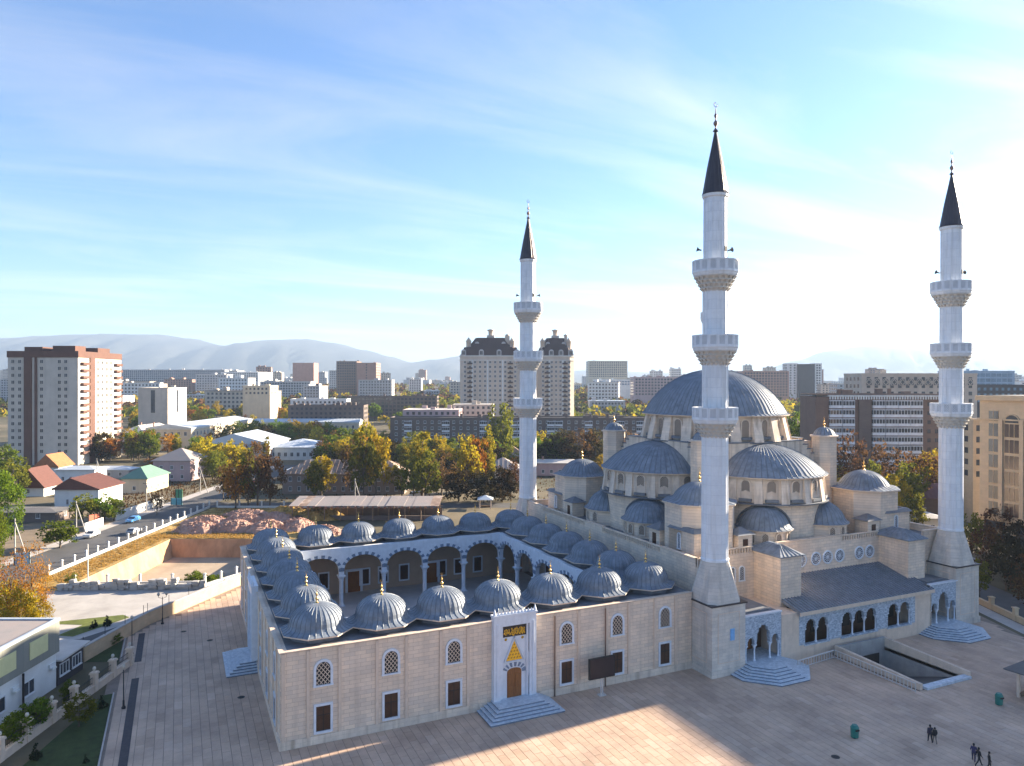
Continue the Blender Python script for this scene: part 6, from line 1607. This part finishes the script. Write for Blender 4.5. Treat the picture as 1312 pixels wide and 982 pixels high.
# undergrowth: tufts on the dry verge and weeds in the gardens
def tufts(name, regions, n, material, sz, lab):
    b = MB(); r = random.Random(13)
    for _ in range(n):
        x0,x1,d0,d1 = r.choice(regions); X,D = r.uniform(x0,x1), r.uniform(d0,d1)
        if not free(X,D,.3): continue
        p = Vector(city(X,D,-.05)); s = sz*r.uniform(.5,1.5)
        for _ in range(5):
            a = r.uniform(0,6.28); d = Vector((math.cos(a),math.sin(a),0)); e = Vector((-d.y,d.x,0))
            b.add([p-e*s*.3, p+e*s*.3, p+d*s*.6+Vector((0,0,s*r.uniform(.6,1.3)))], [(0,1,2)])
    o = b.build(name, material); o['label'] = lab; o['category'] = 'grass'; o['kind'] = 'stuff'
M_tuft = leaf_mat('dry_blades', [(.50,.30,.08),(.62,.40,.13),(.42,.27,.06),(.46,.34,.09)], .5)
tufts('dry_grass', [(-87,-81,133,172),(-86,-55,170.6,176),(-86,-52,176,211)], 6500, M_tuft, .24, 'dry yellow grass tufts round the clay pit')
tufts('undergrowth', [(-135,-105,205,330),(-88,60,224,330)], 4200, LM['brown'], .5, 'brown garden undergrowth between houses and trees')

# ================================================================== MOUNTAINS
def ridge(name, pts, D, seed, m, depth=2600):
    r = random.Random(seed); n = 150; xs0, xs1 = pts[0][0], pts[-1][0]; P = []; rows = 16
    def top(px):
        for (a,ya),(b,yb) in zip(pts[:-1],pts[1:]):
            if a <= px <= b: t_ = (px-a)/(b-a); t_ = t_*t_*(3-2*t_); return ya+(yb-ya)*t_
        return pts[-1][1]
    ph = [(r.uniform(.006,.09),r.uniform(0,6.3)) for _ in range(14)]
    for j in range(rows+1):
        t_ = j/rows; prof = math.sin(PI*min(1,t_/.62)/2)**1.25 if t_ <= .62 else max(0,1-((t_-.62)/.38))**.9
        for i in range(n+1):
            px = xs0+(xs1-xs0)*i/n; z = max(4.0, Zp(top(px),D))
            g_ = sum(math.sin(px*f*(1+.3*t_)*3+p+t_*7*(k%3)) for k,(f,p) in enumerate(ph))/14
            X = Xp(px,D)
            P.append(city(X+g_*160*(1-prof), D+(t_-.62)*depth, -2+z*prof*(1+.6*g_*(1-prof)*2)))
    b = MB(); b.add(P, [(j*(n+1)+i,j*(n+1)+i+1,(j+1)*(n+1)+i+1,(j+1)*(n+1)+i) for j in range(rows) for i in range(n)], 0, True)
    tag(b.build(name, m), kind='structure')
M_mt = mat('mountain_slope', (.10,.10,.09), .95, var=.25, scale=.0022, detail=10, ramp=[(.3,(.022,.026,.024)),(.5,(.036,.038,.033)),(.7,(.055,.052,.045))])
ridge('mountains', [(-420,470),(-260,452),(-120,441),(0,438),(60,433),(110,430.5),(150,429.5),(215,430),(250,435),(290,444),(305,444),(325,440),(355,436.5),(400,435.5),(430,440),(470,449),(500,457),(530,465),(560,461),(592,457),(625,462),(660,471),(720,478),(800,484)], 8500, 2, M_mt, 4000)
ridge('hills', [(640,484),(760,474),(830,477),(900,480),(975,474),(1020,461),(1060,449),(1100,443.5),(1140,445),(1185,452),(1230,458),(1310,464),(1420,468),(1600,455),(1750,470)], 10400, 9, M_mt, 3600)

# ================================================================== SMALL THINGS ON THE PLAZA
def ground_px(px, py):
    d = _F+_R2*((px-656)/F_PX)-_U2*((py-491)/F_PX); k = -CAM.z/d.z; return CAM+d*k
M_bin = mat('bin_green', (.008,.16,.13), .4, var=.1, spec=.5)
for px,py,lab in ((1095,945,'green litter bin standing in the open plaza'),(1280,903,'green litter bin beside the dark-roofed gazebo')):
    p = ground_px(px,py); t = tag(empty('litter_bin', p, -.1), lab, 'bin', 'green litter bins')
    b = MB(); q = [(.42*math.cos(a)*(1 if abs(math.cos(a))<.75 else .92),.36*math.sin(a)) for a in [2*PI*i/16 for i in range(16)]]
    b.frustum(q,.05,[(x*1.06,y*1.06) for x,y in q],1.0); b.build('body', M_bin, t)
    b = MB(); b.frustum([(x*1.12,y*1.12) for x,y in q],1.0,[(x*1.12,y*1.12) for x,y in q],1.06); b.frustum([(x*1.08,y*1.08) for x,y in q],1.06,[(x*.7,y*.7) for x,y in q],1.32); b.build('lid', M_bin, t)
    b = MB(); b.box(-.24,.24,-.44,-.36,.78,.94); b.build('slot', M_iron, t); b = MB(); b.frustum([(x*.9,y*.9) for x,y in q],0,[(x*.9,y*.9) for x,y in q],.05); b.build('foot', M_iron, t)
b = MB(); b.lathe([(.02,.012),(.30,.012),(.36,.008),(.42,.002)],20)
for k in range(6): b.box(-.24,.24,-.22+.08*k,-.19+.08*k,.012,.022)
dc_me = b.mesh('drain_cover', M_iron)
for u,v,lab in ((-8.6,42.0,'round iron drain cover in shaded paving near the end wall corner'),(-5.2,36.5,'round iron drain cover in paving before the end portal steps'),(-2.6,14.8,'round iron drain cover close to the courtyard end wall')):
    tag(inst('drain_cover', dc_me, None, (u,v,.0)), lab, 'drain cover', 'iron drain covers')
tag(inst('drain_cover', dc_me, None, tuple(ground_px(1070.5,970))), 'round iron drain cover in the open plaza near a green bin', 'drain cover', 'iron drain covers')
def lamp_post(p, h, double, label):
    t = tag(empty('lamp_post', p), label, 'lamp post', 'lamp posts along the plaza edge')
    b = MB(); b.lathe([(.22,0),(.22,.15),(.12,.3),(.10,.9),(.06,1.0),(.045,h-.3),(.05,h-.25)],8); b.build('post', M_iron, t)
    g = MB(); ar = MB()
    for s in ((-1,1) if double else (0,)):
        x = s*.55
        if s: ar.tube((0,0,h-.55),(x,0,h-.3),.03,n=5); ar.tube((x,0,h-.3),(x,0,h-.1),.03,n=5)
        g.lathe([(.08,h-.1),(.19,h+.05),(.21,h+.28),(.06,h+.42)],8,(x,0))
    if double: ar.build('arm', M_iron, t)
    g.build('lantern', mat('lantern_glass',(.45,.40,.34),.3,var=.1) if 'lantern_glass' not in MATS else MATS['lantern_glass'], t)
lamp_post((-14.9,17.2,0),4.6,False,'single black lamp post beside the corner lawn'); lamp_post((-15.0,35.2,0),4.8,False,'single black lamp post beside the small lawn'); lamp_post((-11.5,47.0,0),4.4,True,'double-headed black lamp post by the beige wall')
# cars
M_tyre = mat('tyre', (.012,.012,.012), .8); M_rim = mat('wheel_rim', (.35,.35,.36), .35, .8)
def car(X, D, rz, colr, label, van=False, nm='paint'):
    t = city_thing('parked_car' if not van else 'parked_van', X, D, label, 'car' if not van else 'van'); t.rotation_euler[2] += rz; t.location.z = -.03
    pm = mat('car_'+nm, colr, .25, .3, var=.05, spec=.6); L, W = (4.3,1.75) if not van else (4.9,1.9)
    prof = [(-.5,.35),(-.5,.75),(-.47,.92),(-.22,.98),(-.05,1.42),(.30,1.46),(.46,1.02),(.5,.9),(.5,.35)] if not van else [(-.5,.4),(-.5,.95),(-.40,1.15),(-.30,1.95),(.48,2.0),(.5,1.9),(.5,.4)]
    b = MB(); n = len(prof)
    for s,ins in ((-1,0),(1,0)):
        P = [(x*L, s*W/2*(1 if z < 1.0 else .86), z) for x,z in prof]; b.add(P, [tuple(range(n)) if s > 0 else tuple(reversed(range(n)))])
    P = [(x*L,-W/2*(1 if z < 1.0 else .86),z) for x,z in prof]+[(x*L,W/2*(1 if z < 1.0 else .86),z) for x,z in prof]
    b.add(P, [(i,(i+1)%n,n+(i+1)%n,n+i) for i in range(n)]); b.build('body', pm, t)
    gm = MB()
    if not van:
        for s in (-1,1): gm.add([(-.17*L,s*(W*.452),1.03),(.40*L,s*(W*.452),1.03),(.27*L,s*(W*.436),1.38),(-.03*L,s*(W*.436),1.38)], [(0,1,2,3) if s < 0 else (3,2,1,0)])
        gm.add([(-.215*L,-W*.40,1.02),(-.215*L,W*.40,1.02),(-.065*L,W*.38,1.40),(-.065*L,-W*.38,1.40)], [(3,2,1,0)]); gm.add([(.455*L,-W*.40,1.06),(.455*L,W*.40,1.06),(.315*L,W*.38,1.43),(.315*L,-W*.38,1.43)], [(0,1,2,3)])
    else:
        for s in (-1,1): gm.add([(-.36*L,s*W*.435,1.25),(.40*L,s*W*.435,1.25),(.40*L,s*W*.432,1.8),(-.28*L,s*W*.432,1.8)], [(0,1,2,3) if s < 0 else (3,2,1,0)])
        gm.add([(-.395*L,-W*.40,1.2),(-.395*L,W*.40,1.2),(-.31*L,W*.38,1.88),(-.31*L,-W*.38,1.88)], [(3,2,1,0)])
    gm.build('window', G_win, t)
    wm = MB(); wm.tube((0,-.1,0),(0,.1,0),.32,n=14); w_me = wm.mesh('wheel', M_tyre); rm = MB(); rm.tube((0,-.11,0),(0,.11,0),.19,n=10); r_me = rm.mesh('rim', M_rim)
    for x in (-.32,.31):
        for s in (-1,1): o = inst('wheel', w_me, t, (x*L,s*(W/2-.08),.32)); inst('rim', r_me, o)
    hl = MB()
    for s in (-1,1): hl.box(-.505*L,-.49*L,s*W*.34-.18,s*W*.34+.18,.68,.82)
    hl.build('headlight', G_frame, t)
car(-99.4,190.5,PI/2-.05,(.10,.32,.62),'bright blue car parked at the roadside','', 'blue')
car(Xp(539,243),231,.5,(.7,.7,.7),'white van parked by the barrack house',True,'white'); car(Xp(1232,150),146,PI/2,(.5,.5,.52),'silver car in the shaded street beyond the low fence',False,'silver'); car(-91.6,176,-PI/2,(.45,.45,.46),'grey car driving along the asphalt road',False,'grey'); car(-99.6,172,PI/2,(.72,.72,.72),'white car parked near the red gate',False,'white_small'); car(-92.4,262,PI/2,(.5,.06,.05),'red car on the far stretch of road',False,'red')

# ================================================================== PEOPLE
SKIN = mat('skin', (.42,.26,.19), .6, var=.05)
HAIR = mat('hair_dark', (.015,.012,.011), .7, var=.2)
def person(p, rz, h, top, legs, label, stride=.25, arm=0.0, hug=0, shoes=(.02,.018,.018), lean=0.0):
    """one continuous skinned body; material zones by height and limb"""
    me = bpy.data.meshes.new('person'); V=[]; E=[]; Rr=[]
    def add(v, r, par=None):
        V.append(v); Rr.append(r)
        if par is not None: E.append((par,len(V)-1))
        return len(V)-1
    k = h/1.75
    pel = add((0,0,.95),(.15,.105)); wa = add((0,0,1.10),(.135,.10),pel); ch = add((0,.01,1.32),(.165,.115),wa); nk = add((0,.01,1.47),(.062,.06),ch); hd0 = add((0,-.01,1.56),(.075,.085),nk); hd1 = add((0,-.015,1.67),(.082,.095),hd0); add((0,-.005,1.74),(.05,.06),hd1)
    for s in (-1,1):
        f = stride*s
        hp = add((.10*s,0,.90),(.095,.10),pel); kn = add((.105*s,-f*.5-.02,.50),(.062,.066),hp); an = add((.105*s,-f+(.10 if f < 0 else 0),.10),(.042,.046),kn); add((.115*s,-f-.13+(.10 if f < 0 else 0),.045),(.040,.030),an)
        sh = add((.19*s,.01,1.42),(.068,.07),ch)
        if hug and s == hug: el = add((.36*s,-.03,1.25),(.05,.05),sh); wr = add((.50*s,-.12,1.32),(.036,.034),el); hn = add((.56*s,-.17,1.34),(.036,.022),wr); d = Vector((.7*s,-.7,.05))
        else:
            el = add((.255*s,.03+f*.25,1.14),(.05,.05),sh); wr = add((.26*s,-.04+f*.55-arm,.90+arm*.8),(.035,.033),el); hn = add((.26*s,-.055+f*.6-arm*1.2,.82+arm),(.022,.036),wr); d = Vector((0,-.15-arm*2,-1)).normalized()
        for q in range(4):
            o = Vector((0,(q-1.5)*.021,0)); L = (.075,.085,.08,.065)[q]; b = Vector(V[hn])+o
            f1 = add(tuple(b+d*L*.55),(.0095,.0095),hn); add(tuple(b+d*L+Vector((-.012*s,-.01,0))),(.008,.008),f1)
        t1 = add(tuple(Vector(V[hn])+Vector((-.02*s,-.035,.01))),(.011,.011),hn); add(tuple(Vector(V[hn])+Vector((-.03*s,-.055,-.025))),(.009,.009),t1)
    me.from_pydata([(x*k,(y-lean*max(0,z-.9))*k,z*k) for x,y,z in V], E, [])
    o = bpy.data.objects.new('person_cage', me); col.objects.link(o)
    o.modifiers.new('skin','SKIN'); sd = me.skin_vertices[0].data if me.skin_vertices else None
    if sd is None:
        bm = bmesh.new(); bm.from_mesh(me); bm.verts.layers.skin.verify(); bm.to_mesh(me); bm.free(); sd = me.skin_vertices[0].data
    for i,r in enumerate(Rr): w_ = 1.22 if r[0] > .03 else 1.0; sd[i].radius = (r[0]*k*w_,r[1]*k*w_); sd[i].use_root = (i == 0)
    ss = o.modifiers.new('sub','SUBSURF'); ss.levels = 1; ss.render_levels = 1
    dg = bpy.context.evaluated_depsgraph_get(); nm = bpy.data.meshes.new_from_object(o.evaluated_get(dg)); bpy.data.objects.remove(o)
    nm.materials.clear()
    key = label[:14]
    for c_,nme in ((top,'jacket_'),(legs,'trousers_'),(None,''),(shoes,'shoes_')): nm.materials.append(SKIN if c_ is None else mat(nme+key, c_, .85, var=.15, scale=6))
    nm.materials.append(HAIR)
    zmin = min(v.co.z for v in nm.vertices)
    for f in nm.polygons:
        c = f.center/k; z = c.z
        near_hand = abs(c.x) > .215 and ((z < .90+arm*.9 and z > .6) if not (hug and c.x*hug > .47) else True) or (hug and c.x*hug > .5)
        f.material_index = 3 if z < .09 else 2 if near_hand and z > .6 else 1 if z < .88 else 0 if z < 1.48 else 4 if (z > 1.665 or c.y > .03) else 2
        f.use_smooth = True
    t = bpy.data.objects.new('person', nm); col.objects.link(t); t.location = (p[0],p[1],-zmin); t.rotation_euler[2] = rz; tag(t, label, 'person', 'people walking on the plaza')
    fc = MB()                                                    # eyes, nose, mouth, ears
    for s in (-1,1): fc.box(s*.032-.012,s*.032+.012,-.108,-.09,1.617,1.629,1); fc.lathe([(.004,-.03),(.016,-.01),(.016,.01),(.004,.03)],6,(s*.086,.005)) if 0 else fc.box(s*.088-.008,s*.088+.008,-.015,.02,1.58,1.635,0)
    fc.add([(-.014,-.095,1.585),(.014,-.095,1.585),(0,-.128,1.588),(0,-.10,1.625)], [(0,1,2),(1,3,2),(3,0,2)],0); fc.box(-.024,.024,-.103,-.09,1.548,1.556,1)
    fo = fc.build('face', [SKIN,HAIR], t); fo.location = (0,-lean*.7*k,0); fo.scale = (k,k,k)
    hr = MB(); hr.lathe([(.098,1.60),(.104,1.66),(.088,1.74),(.04,1.785),(.004,1.79)],12,(0,.012)); ho = hr.build('hair', HAIR, t); ho.location = (0,-lean*.72*k,0); ho.scale = (k,k,k)
pp_ = [ground_px(*q) for q in ((1191.6,951),(1197.6,952.8),(1247.6,975.5),(1254.2,981.5),(1267.6,986))]
person(pp_[0], rad(150), 1.80, (.035,.028,.05), (.02,.018,.025), 'person in long dark coat walking arm round a companion', .16, hug=-1)
person(pp_[1], rad(155), 1.66, (.018,.015,.016), (.16,.13,.11), 'person in black jacket and pale trousers beside the coat wearer', .14)
person(pp_[2], rad(120), 1.76, (.05,.04,.10), (.045,.04,.075), 'person in dark blue jacket and blue trousers', .18, arm=.18)
person(pp_[3], rad(60), 1.78, (.016,.014,.016), (.02,.018,.02), 'person in all black clothes striding on the plaza', .30)
person(pp_[4], rad(40), 1.70, (.022,.018,.018), (.03,.025,.025), 'person in short dark brown coat walking alone', .16)

# ================================================================== HAZE
hz = MB(); hz.box(-18300,18300,-18300,18300,-5.3,660)
ho = hz.build('haze', None) if 0 else None
me = hz.mesh('haze', []); ho = bpy.data.objects.new('haze', me); col.objects.link(ho)
hm = bpy.data.materials.new('haze_air'); hm.use_nodes = True
n, l = hm.node_tree.nodes, hm.node_tree.links
for x in list(n): n.remove(x)
out = n.new('ShaderNodeOutputMaterial'); pv = n.new('ShaderNodeVolumePrincipled')
pv.inputs['Color'].default_value = (.42,.55,.75,1); pv.inputs['Density'].default_value = HAZE_DENSITY; pv.inputs['Anisotropy'].default_value = .15
l.new(pv.outputs[0], out.inputs['Volume']); me.materials.append(hm)
tag(ho, 'thin pale haze lying over the whole city', 'haze', kind='stuff')
